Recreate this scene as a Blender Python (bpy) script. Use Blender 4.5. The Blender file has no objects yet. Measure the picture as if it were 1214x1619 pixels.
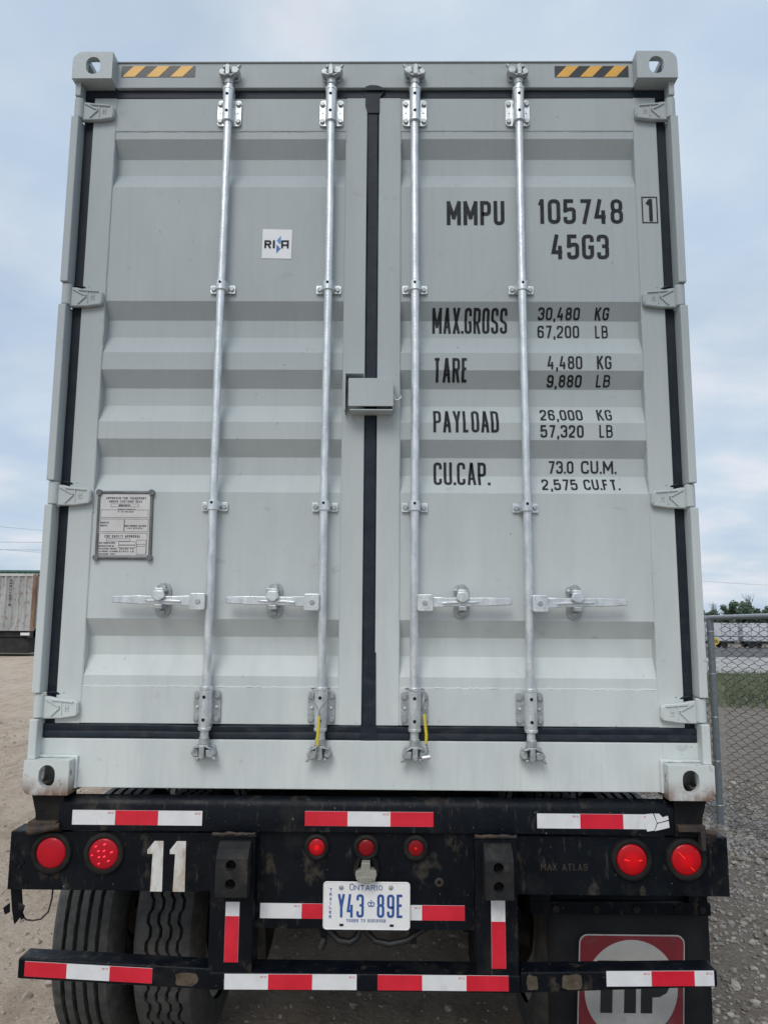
import bpy, bmesh, math, random
from mathutils import Vector, Matrix, noise
rad = math.radians
random.seed(7)
SC = bpy.context.scene
COL = SC.collection

# ------------------------------------------------------------------ camera, sky, sun, exposure
cam_d = bpy.data.cameras.new('camera')
cam = bpy.data.objects.new('camera', cam_d)
COL.objects.link(cam)
cam_d.sensor_fit = 'VERTICAL'; cam_d.sensor_height = 24.0
cam_d.lens = 24.0 * 1157.84 / 1619.0
cam_d.clip_start = 0.05; cam_d.clip_end = 6000
pitch, yaw, roll = 0.1349, -0.0106, 0.0062
F = Vector((math.sin(yaw) * math.cos(pitch), math.cos(yaw) * math.cos(pitch), math.sin(pitch)))
R = Vector((math.cos(yaw), -math.sin(yaw), 0)); U = R.cross(F)
R2 = R * math.cos(roll) + U * math.sin(roll); U2 = -R * math.sin(roll) + U * math.cos(roll)
m = Matrix((R2, U2, -F)).transposed().to_4x4(); m.translation = Vector((0.0813, -2.6842, 1.8506))
cam.matrix_world = m
SC.camera = cam

SUN_EL, SUN_AZ = rad(47), rad(196)          # azimuth clockwise from +y: the sun stands behind the camera, a little to its left
world = bpy.data.worlds.new('World'); SC.world = world; world.use_nodes = True
wn, wl = world.node_tree.nodes, world.node_tree.links
wn.clear()
def wnode(t, **k):
    n = wn.new(t)
    for a, b in k.items(): setattr(n, a, b)
    return n
w_out = wnode('ShaderNodeOutputWorld'); w_bg = wnode('ShaderNodeBackground')
sky = wnode('ShaderNodeTexSky', sky_type='NISHITA', sun_disc=False)
sky.sun_elevation = SUN_EL; sky.sun_rotation = SUN_AZ; sky.air_density = 1.0; sky.dust_density = 1.4; sky.ozone_density = 1.0
tc = wnode('ShaderNodeTexCoord'); sx = wnode('ShaderNodeSeparateXYZ'); wl.new(tc.outputs['Generated'], sx.inputs[0])
ad = wnode('ShaderNodeMath', operation='ABSOLUTE'); wl.new(sx.outputs['Z'], ad.inputs[0])
ad2 = wnode('ShaderNodeMath', operation='ADD'); wl.new(ad.outputs[0], ad2.inputs[0]); ad2.inputs[1].default_value = 0.22
dv = wnode('ShaderNodeVectorMath', operation='DIVIDE'); wl.new(tc.outputs['Generated'], dv.inputs[0])
cb = wnode('ShaderNodeCombineXYZ')
for i in range(3): wl.new(ad2.outputs[0], cb.inputs[i])
wl.new(cb.outputs[0], dv.inputs[1])
n1 = wnode('ShaderNodeTexNoise'); n1.inputs['Scale'].default_value = 1.35; n1.inputs['Detail'].default_value = 7; n1.inputs['Roughness'].default_value = 0.52
n1.inputs['Distortion'].default_value = 0.25
wl.new(dv.outputs[0], n1.inputs['Vector'])
r1 = wnode('ShaderNodeValToRGB'); wl.new(n1.outputs['Fac'], r1.inputs[0])
r1.color_ramp.interpolation = 'EASE'
r1.color_ramp.elements[0].position = 0.36; r1.color_ramp.elements[0].color = (0.80, 0.80, 0.80, 1)
r1.color_ramp.elements[1].position = 0.66; r1.color_ramp.elements[1].color = (1, 1, 1, 1)
n2 = wnode('ShaderNodeTexNoise'); n2.inputs['Scale'].default_value = 2.1; n2.inputs['Detail'].default_value = 6
wl.new(dv.outputs[0], n2.inputs['Vector'])
r2 = wnode('ShaderNodeValToRGB'); wl.new(n2.outputs['Fac'], r2.inputs[0])
r2.color_ramp.elements[0].position = 0.38; r2.color_ramp.elements[0].color = (5.2, 6.4, 8.0, 1)
r2.color_ramp.elements[1].position = 0.66; r2.color_ramp.elements[1].color = (7.9, 8.2, 8.9, 1)
e_ = r2.color_ramp.elements.new(0.52); e_.color = (6.2, 7.2, 8.3, 1)
mixw = wnode('ShaderNodeMix', data_type='RGBA')
wl.new(r1.outputs[0], mixw.inputs[0]); wl.new(sky.outputs[0], mixw.inputs[6]); wl.new(r2.outputs[0], mixw.inputs[7])
wl.new(mixw.outputs[2], w_bg.inputs[0]); w_bg.inputs[1].default_value = 0.10
wl.new(w_bg.outputs[0], w_out.inputs[0])

sun_d = bpy.data.lights.new('sun', 'SUN'); sun_d.energy = 1.5; sun_d.angle = rad(28); sun_d.color = (1.0, 0.96, 0.9)
sun = bpy.data.objects.new('sun', sun_d); COL.objects.link(sun)
sd = Vector((math.sin(SUN_AZ) * math.cos(SUN_EL), math.cos(SUN_AZ) * math.cos(SUN_EL), math.sin(SUN_EL)))
sun.rotation_euler = sd.to_track_quat('Z', 'Y').to_euler(); sun.location = (0, -5, 12)
SC.view_settings.view_transform = 'Standard'; SC.view_settings.look = 'None'
SC.view_settings.gamma = 1.0; SC.view_settings.exposure = 0.0; SC.view_settings.use_curve_mapping = False

# ------------------------------------------------------------------ helpers: objects
def tag(o, label=None, cat=None, group=None, kind=None):
    if label: o['label'] = label
    if cat: o['category'] = cat
    if group: o['group'] = group
    if kind: o['kind'] = kind
    return o
def worldloc(o):
    v = Vector((0, 0, 0))
    while o is not None: v = v + o.location; o = o.parent
    return v
def thing(name, label, cat, loc=(0, 0, 0), group=None):
    o = bpy.data.objects.new(name, None); COL.objects.link(o); o.location = loc; o.empty_display_size = 0.2
    return tag(o, label, cat, group)
def link(name, mesh, parent=None, loc=(0, 0, 0), rot=(0, 0, 0), scale=(1, 1, 1)):
    o = bpy.data.objects.new(name, mesh); COL.objects.link(o)
    if parent is not None: o.parent = parent; loc = Vector(loc) - worldloc(parent)
    o.location = loc; o.rotation_euler = rot; o.scale = scale
    return o
class MB:
    def __init__(s): s.v = []; s.f = []; s.mi = []; s.cur = 0
    def add(s, vs, fs):
        b = len(s.v); s.v += [tuple(p) for p in vs]
        for f in fs: s.f.append([b + i for i in f]); s.mi.append(s.cur)
        return s
    def box(s, x0, x1, y0, y1, z0, z1):
        return s.add([(x0, y0, z0), (x1, y0, z0), (x1, y1, z0), (x0, y1, z0), (x0, y0, z1), (x1, y0, z1), (x1, y1, z1), (x0, y1, z1)],
                     [(0, 3, 2, 1), (4, 5, 6, 7), (0, 1, 5, 4), (1, 2, 6, 5), (2, 3, 7, 6), (3, 0, 4, 7)])
    def prism(s, poly, y0, y1):            # poly in (x,z), extruded along y
        n = len(poly)
        if sum(poly[i][0] * poly[(i + 1) % n][1] - poly[(i + 1) % n][0] * poly[i][1] for i in range(n)) < 0: poly = poly[::-1]
        vs = [(x, y0, z) for x, z in poly] + [(x, y1, z) for x, z in poly]
        fs = [list(range(n)), list(range(2 * n - 1, n - 1, -1))]
        fs += [(i, i + n, (i + 1) % n + n, (i + 1) % n) for i in range(n)]
        return s.add(vs, fs)
    def prismx(s, poly, x0, x1):           # poly in (y,z), extruded along x
        n = len(poly)
        if sum(poly[i][0] * poly[(i + 1) % n][1] - poly[(i + 1) % n][0] * poly[i][1] for i in range(n)) < 0: poly = poly[::-1]
        vs = [(x0, y, z) for y, z in poly] + [(x1, y, z) for y, z in poly]
        fs = [list(range(n - 1, -1, -1)), list(range(n, 2 * n))]
        fs += [(i, (i + 1) % n, (i + 1) % n + n, i + n) for i in range(n)]
        return s.add(vs, fs)
    def tube(s, pts, r, n=10, cap=True):
        pts = [Vector(p) for p in pts]; rs = r if isinstance(r, (list, tuple)) else [r] * len(pts)
        rings = []; up = None
        for i, p in enumerate(pts):
            d = (pts[min(i + 1, len(pts) - 1)] - pts[max(i - 1, 0)]).normalized()
            if up is None:
                up = Vector((0, 0, 1)) if abs(d.z) < 0.9 else Vector((0, 1, 0))
            a = d.cross(up).normalized(); b = a.cross(d).normalized(); up = b
            rings.append([p + (a * math.cos(t) + b * math.sin(t)) * rs[i] for t in [2 * math.pi * k / n for k in range(n)]])
        vs = [q for r_ in rings for q in r_]; fs = []
        for i in range(len(pts) - 1):
            for k in range(n):
                k2 = (k + 1) % n; fs.append((i * n + k, i * n + k2, (i + 1) * n + k2, (i + 1) * n + k))
        if cap: fs.append(list(range(n - 1, -1, -1))); fs.append([(len(pts) - 1) * n + k for k in range(n)])
        # orient outward
        return s.add(vs, [f[::-1] for f in fs])
    def cyl(s, p0, p1, r, n=16, r1=None): return s.tube([p0, p1], [r, r if r1 is None else r1], n)
    def lathe(s, prof, c, axis='y', n=32, close=False):   # prof: (a along axis, r)
        vs = []
        for a, r in prof:
            for k in range(n):
                t = 2 * math.pi * k / n; u, w = r * math.cos(t), r * math.sin(t)
                vs.append((c[0] + u, c[1] + a, c[2] + w) if axis == 'y' else (c[0] + a, c[1] + u, c[2] + w) if axis == 'x' else (c[0] + u, c[1] + w, c[2] + a))
        fs = []
        for i in range(len(prof) - 1 + (1 if close else 0)):
            j = (i + 1) % len(prof)
            for k in range(n):
                k2 = (k + 1) % n; fs.append((i * n + k, i * n + k2, j * n + k2, j * n + k))
        if axis == 'x': fs = [f[::-1] for f in fs]
        return s.add(vs, fs)
    def mesh(s, name, mats, smooth=None, off=Vector((0, 0, 0)), fixn=True):
        me = bpy.data.meshes.new(name)
        me.from_pydata([(x - off[0], y - off[1], z - off[2]) for x, y, z in s.v], [], s.f)
        for mt in (mats if isinstance(mats, (list, tuple)) else [mats]): me.materials.append(mt)
        if any(s.mi): me.polygons.foreach_set('material_index', s.mi)
        if fixn:
            bm = bmesh.new(); bm.from_mesh(me); bmesh.ops.recalc_face_normals(bm, faces=bm.faces); bm.to_mesh(me); bm.free()
        if smooth is not None:
            me.polygons.foreach_set('use_smooth', [True] * len(me.polygons)); me.set_sharp_from_angle(angle=rad(smooth))
        me.update(); return me
    def build(s, name, mats, parent=None, bevel=0, smooth=None, seg=2, at=None, fixn=True):
        base = worldloc(parent) if parent is not None else Vector((0, 0, 0))
        off = Vector(at) if at is not None else base
        me = s.mesh(name, mats, smooth, off, fixn)
        o = bpy.data.objects.new(name, me); COL.objects.link(o)
        if parent is not None: o.parent = parent
        o.location = off - base
        if bevel:
            md = o.modifiers.new('bevel', 'BEVEL'); md.width = bevel; md.segments = seg; md.limit_method = 'ANGLE'; md.angle_limit = rad(40); md.harden_normals = False
        return o
def boolcut(o, cutters):
    cs = []
    for c in cutters:
        me = c.mesh('cut', [], None, worldloc(o)); co = bpy.data.objects.new('cut', me); COL.objects.link(co); co.location = worldloc(o); cs.append(co)
        md = o.modifiers.new('b', 'BOOLEAN'); md.operation = 'DIFFERENCE'; md.solver = 'EXACT'; md.object = co
    bpy.context.view_layer.update()
    dg = bpy.context.evaluated_depsgraph_get()
    me = bpy.data.meshes.new_from_object(o.evaluated_get(dg)); me.name = o.data.name
    o.modifiers.clear(); o.data = me
    for c in cs: bpy.data.objects.remove(c)
    return o
def stadium(cx, cz, w, h, n=8):
    r = w / 2; pts = []
    for k in range(n + 1): t = math.pi * k / n; pts.append((cx + r * math.cos(t), cz + h / 2 - r + r * math.sin(t)))
    for k in range(n + 1): t = math.pi + math.pi * k / n; pts.append((cx + r * math.cos(t), cz - h / 2 + r + r * math.sin(t)))
    return pts
def rrect(x0, x1, z0, z1, r, n=5):
    pts = []
    for cx, cz, a in ((x1 - r, z1 - r, 0), (x0 + r, z1 - r, 90), (x0 + r, z0 + r, 180), (x1 - r, z0 + r, 270)):
        for k in range(n + 1): t = rad(a + 90 * k / n); pts.append((cx + r * math.cos(t), cz + r * math.sin(t)))
    return pts
def disc(cx, cz, r, n=28): return [(cx + r * math.cos(2 * math.pi * k / n), cz + r * math.sin(2 * math.pi * k / n)) for k in range(n)]

# ------------------------------------------------------------------ helpers: materials
MATS = {}
def mat(name, c1, c2=None, scale=6.0, rough=0.5, metal=0.0, bump=0.0, bscale=60.0, stretch=(1, 1, 1), lo=0.35, hi=0.65, detail=5,
        over=(), spec=0.5, rvar=0.0, emit=None, coat=0.0):
    """base colour varied between c1 and c2 by noise on the world position; over = list of (colour, scale, lo, hi, strength, stretch, zlo, zhi) layers of dirt or wear"""
    mt = bpy.data.materials.new(name); mt.use_nodes = True; nt = mt.node_tree; N, L = nt.nodes, nt.links
    b = N['Principled BSDF']; b.inputs['Roughness'].default_value = rough; b.inputs['Metallic'].default_value = metal
    b.inputs['Specular IOR Level'].default_value = spec
    if coat: b.inputs['Coat Weight'].default_value = coat
    geo = N.new('ShaderNodeNewGeometry')
    def nz(sc, st, det=5.0, ro=0.55, dist=0.0):
        mp = N.new('ShaderNodeMapping'); mp.inputs['Scale'].default_value = st; L.new(geo.outputs['Position'], mp.inputs['Vector'])
        n = N.new('ShaderNodeTexNoise'); n.inputs['Scale'].default_value = sc; n.inputs['Detail'].default_value = det; n.inputs['Roughness'].default_value = ro
        n.inputs['Distortion'].default_value = dist
        n.inputs['Detail'].default_value = min(4.5, det); L.new(mp.outputs[0], n.inputs['Vector']); return n
    def ramp(n, lo, hi, v0=0.0, v1=1.0):
        r = N.new('ShaderNodeMapRange'); r.inputs['From Min'].default_value = lo; r.inputs['From Max'].default_value = hi
        r.inputs['To Min'].default_value = v0; r.inputs['To Max'].default_value = v1
        L.new(n, r.inputs['Value']); return r
    col = None
    if c2 is not None:
        mx = N.new('ShaderNodeMix'); mx.data_type = 'RGBA'; n = nz(scale, stretch, detail); L.new(ramp(n.outputs['Fac'], lo, hi).outputs[0], mx.inputs[0])
        mx.inputs[6].default_value = (*c1, 1); mx.inputs[7].default_value = (*c2, 1); col = mx.outputs[2]
    rough_sock = None
    for (oc, osc, olo, ohi, ost, ostr, zlo, zhi) in over:
        n = nz(osc, ostr, 7.0, 0.62); fac = ramp(n.outputs['Fac'], olo, ohi, 0, ost).outputs[0]
        if zlo is not None:
            sp = N.new('ShaderNodeSeparateXYZ'); L.new(geo.outputs['Position'], sp.inputs[0])
            rz = ramp(sp.outputs['Z'], zlo, zhi); mu = N.new('ShaderNodeMath'); mu.operation = 'MULTIPLY'
            L.new(fac, mu.inputs[0]); L.new(rz.outputs[0], mu.inputs[1]); fac = mu.outputs[0]
        mx = N.new('ShaderNodeMix'); mx.data_type = 'RGBA'; L.new(fac, mx.inputs[0])
        if col is not None: L.new(col, mx.inputs[6])
        else: mx.inputs[6].default_value = (*c1, 1)
        mx.inputs[7].default_value = (*oc, 1); col = mx.outputs[2]
    if col is not None: L.new(col, b.inputs['Base Color'])
    else: b.inputs['Base Color'].default_value = (*c1, 1)
    if rvar:
        n = nz(scale * 2.3, stretch, 4); L.new(ramp(n.outputs['Fac'], 0.3, 0.7, rough - rvar, rough + rvar).outputs[0], b.inputs['Roughness'])
    if bump:
        n = nz(bscale, (1, 1, 1), 4); bp = N.new('ShaderNodeBump'); bp.inputs['Strength'].default_value = min(1.0, bump); bp.inputs['Distance'].default_value = 0.004
        L.new(n.outputs['Fac'], bp.inputs['Height']); L.new(bp.outputs[0], b.inputs['Normal'])
    if emit: b.inputs['Emission Color'].default_value = (*emit[0], 1); b.inputs['Emission Strength'].default_value = emit[1]
    MATS[name] = mt; return mt

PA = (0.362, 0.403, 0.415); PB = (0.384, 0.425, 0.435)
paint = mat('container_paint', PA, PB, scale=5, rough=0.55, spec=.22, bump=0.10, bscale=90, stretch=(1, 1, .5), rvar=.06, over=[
    ((0.27, 0.295, 0.295), 22, .53, .75, .20, (3.0, 1, .10), None, None),          # faint vertical run marks
    ((0.46, 0.49, 0.49), 16, .52, .72, .16, (2.2, 1, .25), None, None),           # pale dusty streaks
    ((0.715, 0.755, 0.735), 4, -.10, .60, .95, (1.4, 1, .35), 2.9, 1.05),               # pale tint, stronger towards the bottom
    ((0.13, 0.125, 0.12), 34, .715, .735, .6, (1, 1, .8), None, None),              # specks
    ((0.40, 0.41, 0.395), 36, .54, .74, .28, (2.5, 1, .12), 1.50, 1.22),          # dirt runs on the sill
    ((0.30, 0.30, 0.285), 9, .66, .72, .35, (1, 1, 1.6), None, None)])            # scuffs
castpaint = mat('casting_paint', (0.58, 0.615, 0.60), (0.64, 0.67, 0.65), scale=9, rough=0.5, bump=0.35, bscale=45, over=[
    ((0.17, 0.085, 0.045), 9, .36, .56, .95, (1.4, 1, .6), 1.268, 1.205),
    ((0.12, 0.06, 0.035), 30, .60, .70, .9, (1, 1, .8), 1.40, 1.30)])
topcast = mat('top_casting_paint', PA, PB, scale=9, rough=0.45, bump=0.3, bscale=45, over=[((0.2, 0.2, 0.19), 40, .68, .74, .5, (1, 1, 1), None, None)])
galv = mat('galvanised_steel', (0.56, 0.60, 0.62), (0.76, 0.79, 0.80), scale=38, rough=0.38, metal=0.62, bump=0.25, bscale=120, rvar=.1, stretch=(1, 1, .4),
           over=[((0.30, 0.32, 0.33), 60, .64, .74, .5, (1, 1, .5), None, None)])
zcast = mat('cast_zinc', (0.33, 0.36, 0.37), (0.47, 0.50, 0.51), scale=45, rough=0.45, metal=0.45, bump=0.5, bscale=90, over=[((0.16, 0.17, 0.17), 50, .58, .70, .5, (1, 1, 1), None, None)])
galvd = mat('dull_zinc_bolt', (0.33, 0.36, 0.37), (0.46, 0.48, 0.48), scale=60, rough=0.45, metal=0.5)
rubber = mat('gasket_rubber', (0.012, 0.0185, 0.027), (0.019, 0.027, 0.037), spec=.22, scale=14, rough=0.52, bump=0.2, bscale=50, over=[((0.10, 0.10, 0.10), 14, .5, .75, .35, (1, 1, 2), 2.4, 1.3)])
ink = mat('black_stencil_paint', (0.013, 0.015, 0.019), (0.026, 0.029, 0.034), scale=25, rough=0.6, spec=.2, over=[(PA, 90, .70, .74, .4, (1, 1, 1), None, None)])
holeblack = mat('dark_hole', (0.006, 0.006, 0.007), rough=0.9)
DUST = (0.105, 0.088, 0.068)
blackp = mat('black_chassis_paint', (0.0026, 0.0042, 0.0072), (0.0058, 0.0078, 0.0115), spec=.14, scale=7, rough=0.42, bump=0.35, bscale=55, rvar=.12, over=[
    ((0.040, 0.036, 0.030), 5, .56, .76, .55, (1, 1, .8), None, None),
    (DUST, 13, .60, .74, .55, (1, 1, .7), None, None),
    ((0.115, 0.108, 0.098), 26, .60, .74, .32, (1.8, 1, .45), None, None),
    ((0.078, 0.058, 0.040), 9, .63, .72, .6, (1.2, 1, .8), None, None),
    ((0.38, 0.37, 0.35), 75, .70, .725, .55, (1.0, 1, .9), None, None)])
blackd = mat('dusty_black_steel', (0.006, 0.0065, 0.0075), (0.020, 0.019, 0.0175), spec=.15, scale=8, rough=0.62, bump=0.5, bscale=60, over=[(DUST, 6, .52, .74, .65, (1, 1, 1), None, None)])
rustblack = mat('rusty_black_steel', (0.022, 0.02, 0.019), (0.075, 0.045, 0.028), scale=16, rough=0.75, bump=0.8, bscale=70)
bumprub = mat('dock_bumper_rubber', (0.009, 0.0095, 0.011), (0.020, 0.0195, 0.019), spec=.3, scale=20, rough=0.72, bump=0.6, bscale=70, over=[(DUST, 9, .55, .74, .5, (1, 1, 1), None, None)])
tapew = mat('white_reflective_tape', (0.70, 0.71, 0.72), (0.78, 0.785, 0.79), scale=18, rough=0.32, coat=.3, over=[((0.42, 0.36, 0.28), 13, .60, .78, .5, (1.6, 1, .5), None, None)])
taper = mat('red_reflective_tape', (0.60, 0.008, 0.028), (0.70, 0.014, 0.040), scale=10, rough=0.32, coat=.3, over=[((0.25, 0.03, 0.03), 24, .62, .8, .5, (1, 1, 1), None, None)])
platew = mat('plate_white', (0.78, 0.785, 0.785), (0.83, 0.83, 0.825), scale=20, rough=0.35, over=[((0.50, 0.44, 0.36), 22, .64, .80, .5, (1, 1, 1), None, None)])
plateb = mat('plate_blue', (0.022, 0.075, 0.28), (0.03, 0.10, 0.34), scale=30, rough=0.4)
paintw = mat('stencil_white_paint', (0.60, 0.60, 0.57), (0.70, 0.70, 0.67), scale=16, rough=0.6, over=[((0.33, 0.20, 0.09), 12, .50, .68, .8, (1.6, 1, .6), None, None), ((0.02, 0.02, 0.02), 45, .66, .72, .8, (1, 1, 1), None, None)])
stickw = mat('white_sticker', (0.66, 0.68, 0.71), (0.70, 0.72, 0.75), scale=10, rough=0.35)
blue1 = mat('sticker_light_blue', (0.05, 0.24, 0.55), rough=0.4); blue2 = mat('sticker_blue', (0.025, 0.12, 0.36), rough=0.4)
yel = mat('hazard_yellow', (0.68, 0.37, 0.055), (0.74, 0.41, 0.07), scale=12, rough=0.42)
hblack = mat('hazard_black', (0.016, 0.018, 0.022), rough=0.42)
dplate = mat('data_plate_aluminium', (0.54, 0.525, 0.515), (0.62, 0.605, 0.595), scale=14, rough=0.42, metal=0.15)
dframe = mat('data_plate_frame', (0.10, 0.105, 0.11), (0.16, 0.16, 0.165), scale=20, rough=0.5)
dink = mat('data_plate_ink', (0.045, 0.045, 0.05), rough=0.6)
tyre_m = mat('tyre_rubber', (0.045, 0.047, 0.047), (0.078, 0.079, 0.077), scale=22, rough=0.78, bump=0.5, bscale=80, over=[((0.13, 0.115, 0.095), 11, .52, .75, .5, (1, 1, 1), None, None)])
rim_m = mat('wheel_steel', (0.42, 0.41, 0.38), (0.52, 0.50, 0.46), scale=10, rough=0.5, over=[(DUST, 9, .5, .7, .6, (1, 1, 1), None, None)])
flap_m = mat('mud_flap_rubber', (0.008, 0.009, 0.012), (0.015, 0.016, 0.018), spec=.25, scale=9, rough=0.6, bump=.2, bscale=40, over=[(DUST, 5, .55, .8, .18, (1, 1, .6), None, None)])
tipred = mat('sign_red', (0.15, 0.012, 0.020), (0.19, 0.018, 0.026), scale=9, rough=0.55, over=[((0.12, 0.09, 0.08), 12, .55, .75, .5, (1, 1, 1), None, None)])
tipwhite = mat('sign_white', (0.34, 0.34, 0.33), (0.43, 0.425, 0.41), scale=7, rough=0.55, over=[((0.20, 0.18, 0.16), 14, .58, .75, .5, (1, 1, 1), None, None)])
lampgrey = mat('lamp_grey_plastic', (0.24, 0.235, 0.20), (0.32, 0.31, 0.27), scale=25, rough=0.6)
rubbring = mat('lamp_grommet_rubber', (0.008, 0.008, 0.0085), (0.022, 0.020, 0.018), spec=.2, scale=18, rough=0.65)
sealy = mat('seal_yellow', (0.62, 0.47, 0.03), (0.70, 0.55, 0.05), scale=40, rough=0.45)
wire_m = mat('steel_cable', (0.30, 0.31, 0.31), (0.42, 0.42, 0.41), scale=90, rough=0.4, metal=0.6)
hose_m = mat('black_hose', (0.014, 0.014, 0.015), (0.03, 0.03, 0.03), scale=15, rough=0.5)
def lens_mat(name, base, glow, rin, rout, strength):
    mt = bpy.data.materials.new(name); mt.use_nodes = True; N, L = mt.node_tree.nodes, mt.node_tree.links; b = N['Principled BSDF']
    b.inputs['Base Color'].default_value = (*base, 1); b.inputs['Roughness'].default_value = 0.25; b.inputs['Coat Weight'].default_value = 0.12; b.inputs['Coat Roughness'].default_value = 0.08; b.inputs['Specular IOR Level'].default_value = 0.25
    t = N.new('ShaderNodeTexCoord'); ln = N.new('ShaderNodeVectorMath'); ln.operation = 'LENGTH'; L.new(t.outputs['Object'], ln.inputs[0])
    r = N.new('ShaderNodeMapRange'); r.inputs['From Min'].default_value = rin; r.inputs['From Max'].default_value = rout; r.inputs['To Min'].default_value = strength; r.inputs['To Max'].default_value = 0.02
    r.interpolation_type = 'SMOOTHERSTEP'
    L.new(ln.outputs['Value'], r.inputs['Value']); L.new(r.outputs[0], b.inputs['Emission Strength']); b.inputs['Emission Color'].default_value = (*glow, 1)
    vo = N.new('ShaderNodeTexVoronoi'); vo.inputs['Scale'].default_value = 240; L.new(t.outputs['Object'], vo.inputs['Vector'])
    bp = N.new('ShaderNodeBump'); bp.inputs['Strength'].default_value = 0.3; bp.inputs['Distance'].default_value = 0.002; L.new(vo.outputs['Distance'], bp.inputs['Height']); L.new(bp.outputs[0], b.inputs['Normal'])
    return mt
lens_off = lens_mat('red_lens', (0.42, 0.005, 0.016), (1, 0.01, 0.02), 0.0, 0.05, 0.06)
lens_on = lens_mat('red_lens_lit', (0.46, 0.004, 0.010), (1, 0.002, 0.004), 0.004, 0.045, 0.22)
lens_mk = lens_mat('marker_lens_lit', (0.20, 0.003, 0.007), (1, 0.006, 0.012), 0.000, 0.008, 1.6)
lens_mk2 = lens_mat('marker_lens_bright', (0.42, 0.004, 0.010), (1, 0.005, 0.010), 0.000, 0.018, 0.7)
led_m = mat('lit_led', (0.9, 0.02, 0.05), rough=0.3, emit=((1, 0.03, 0.07), 2.2))

# ------------------------------------------------------------------ helpers: painted lettering (stroke letters)
A_, a_ = 1, 0
GL = {
 '0': (1, [[(0, 0, 1), (1, 0, 1), (1, 1, 1), (0, 1, 1), 'c']]), 'O': (1, [[(0, 0, 1), (1, 0, 1), (1, 1, 1), (0, 1, 1), 'c']]),
 '1': (.55, [[(0, .80), (.55, .99), (.62, .99)], [(.72, 1.0), (.72, 0)]]),
 '2': (1, [[(0, .72), (0, 1, 1), (1, 1, 1), (1, .58, 1), (0, .12), (0, 0), (1, 0)]]),
 '3': (1, [[(0, .76), (0, 1, 1), (1, 1, 1), (1, .53, 1), (.4, .53)], [(.4, .53), (1, .53, 1), (1, 0, 1), (0, 0, 1), (0, .24)]]),
 '4': (1.05, [[(.42, 1), (0, .25), (1, .25)], [(.74, .55), (.74, 0)]]),
 '5': (1, [[(.95, 1), (.04, 1), (0, .54), (.5, .62, 1), (1, .60, 1), (1, 0, 1), (0, 0, 1), (0, .24)]]),
 '6': (1, [[(1, .76), (1, 1, 1), (0, 1, 1), (0, 0, 1), (1, 0, 1), (1, .57, 1), (0, .57)]]),
 '7': (1, [[(0, 1), (1, 1), (.35, 0)]]),
 '8': (1, [[(.04, .53, 1), (.96, .53, 1), (.96, 1, 1), (.04, 1, 1), 'c'], [(0, 0, 1), (1, 0, 1), (1, .53, 1), (0, .53, 1), 'c']]),
 '9': (1, [[(0, .24), (0, 0, 1), (1, 0, 1), (1, 1, 1), (0, 1, 1), (0, .43, 1), (1, .43)]]),
 'A': (1.05, [[(0, 0), (.46, 1), (.54, 1), (1, 0)], [(.17, .27), (.83, .27)]]),
 'B': (1, [[(0, .53), (.95, .53, 1), (.95, 1, 1), (0, 1), (0, 0), (1, 0, 1), (1, .53, 1), (.3, .53)]]),
 'C': (1, [[(1, .74), (1, 1, 1), (0, 1, 1), (0, 0, 1), (1, 0, 1), (1, .26)]]),
 'D': (1, [[(0, 0), (1, 0, 1), (1, 1, 1), (0, 1), 'c']]),
 'E': (.85, [[(1, 1), (0, 1), (0, 0), (1, 0)], [(0, .53), (.85, .53)]]),
 'F': (.85, [[(1, 1), (0, 1), (0, 0)], [(0, .52), (.85, .52)]]),
 'G': (1, [[(1, .74), (1, 1, 1), (0, 1, 1), (0, 0, 1), (1, 0, 1), (1, .48), (.55, .48)]]),
 'H': (1, [[(0, 0), (0, 1)], [(1, 0), (1, 1)], [(0, .52), (1, .52)]]),
 'I': (.25, [[(.5, 0), (.5, 1)]]),
 'J': (.8, [[(1, 1), (1, 0, 1), (0, 0, 1), (0, .28)]]),
 'K': (1, [[(0, 0), (0, 1)], [(1, 1), (0, .40)], [(.36, .58), (1, 0)]]),
 'L': (.85, [[(0, 1), (0, 0), (1, 0)]]),
 'M': (1.30, [[(0, 0), (0, 1), (.5, .28), (1, 1), (1, 0)]]),
 'N': (1.05, [[(0, 0), (0, 1), (1, 0), (1, 1)]]),
 'P': (1, [[(0, 0), (0, 1), (1, 1, 1), (1, .45, 1), (0, .45)]]),
 'Q': (1, [[(0, 0, 1), (1, 0, 1), (1, 1, 1), (0, 1, 1), 'c'], [(.6, .25), (1, -.05)]]),
 'R': (1, [[(0, 0), (0, 1), (1, 1, 1), (1, .48, 1), (0, .48)], [(.55, .48), (1, 0)]]),
 'S': (1, [[(1, .76), (1, 1, 1), (0, 1, 1), (0, .56, 1), (1, .46, 1), (1, 0, 1), (0, 0, 1), (0, .24)]]),
 'T': (1, [[(0, 1), (1, 1)], [(.5, 1), (.5, 0)]]),
 'U': (1, [[(0, 1), (0, 0, 1), (1, 0, 1), (1, 1)]]),
 'V': (1.05, [[(0, 1), (.47, 0), (.53, 0), (1, 1)]]),
 'W': (1.4, [[(0, 1), (.25, 0), (.5, .8), (.75, 0), (1, 1)]]),
 'X': (1.05, [[(0, 0), (1, 1)], [(0, 1), (1, 0)]]),
 'Y': (1.05, [[(0, 1), (.5, .45), (1, 1)], [(.5, .45), (.5, 0)]]),
 'Z': (1, [[(0, 1), (1, 1), (0, 0), (1, 0)]]),
 '.': (.16, [[(.5, 0), (.5, .045)]]), ',': (.34, [[(.70, .17), (.62, .06), (.20, -.17)]]), '-': (.5, [[(0, .48), (1, .48)]]), ' ': (.6, []),
 '/': (.8, [[(0, 0), (1, 1)]]),
}
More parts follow.
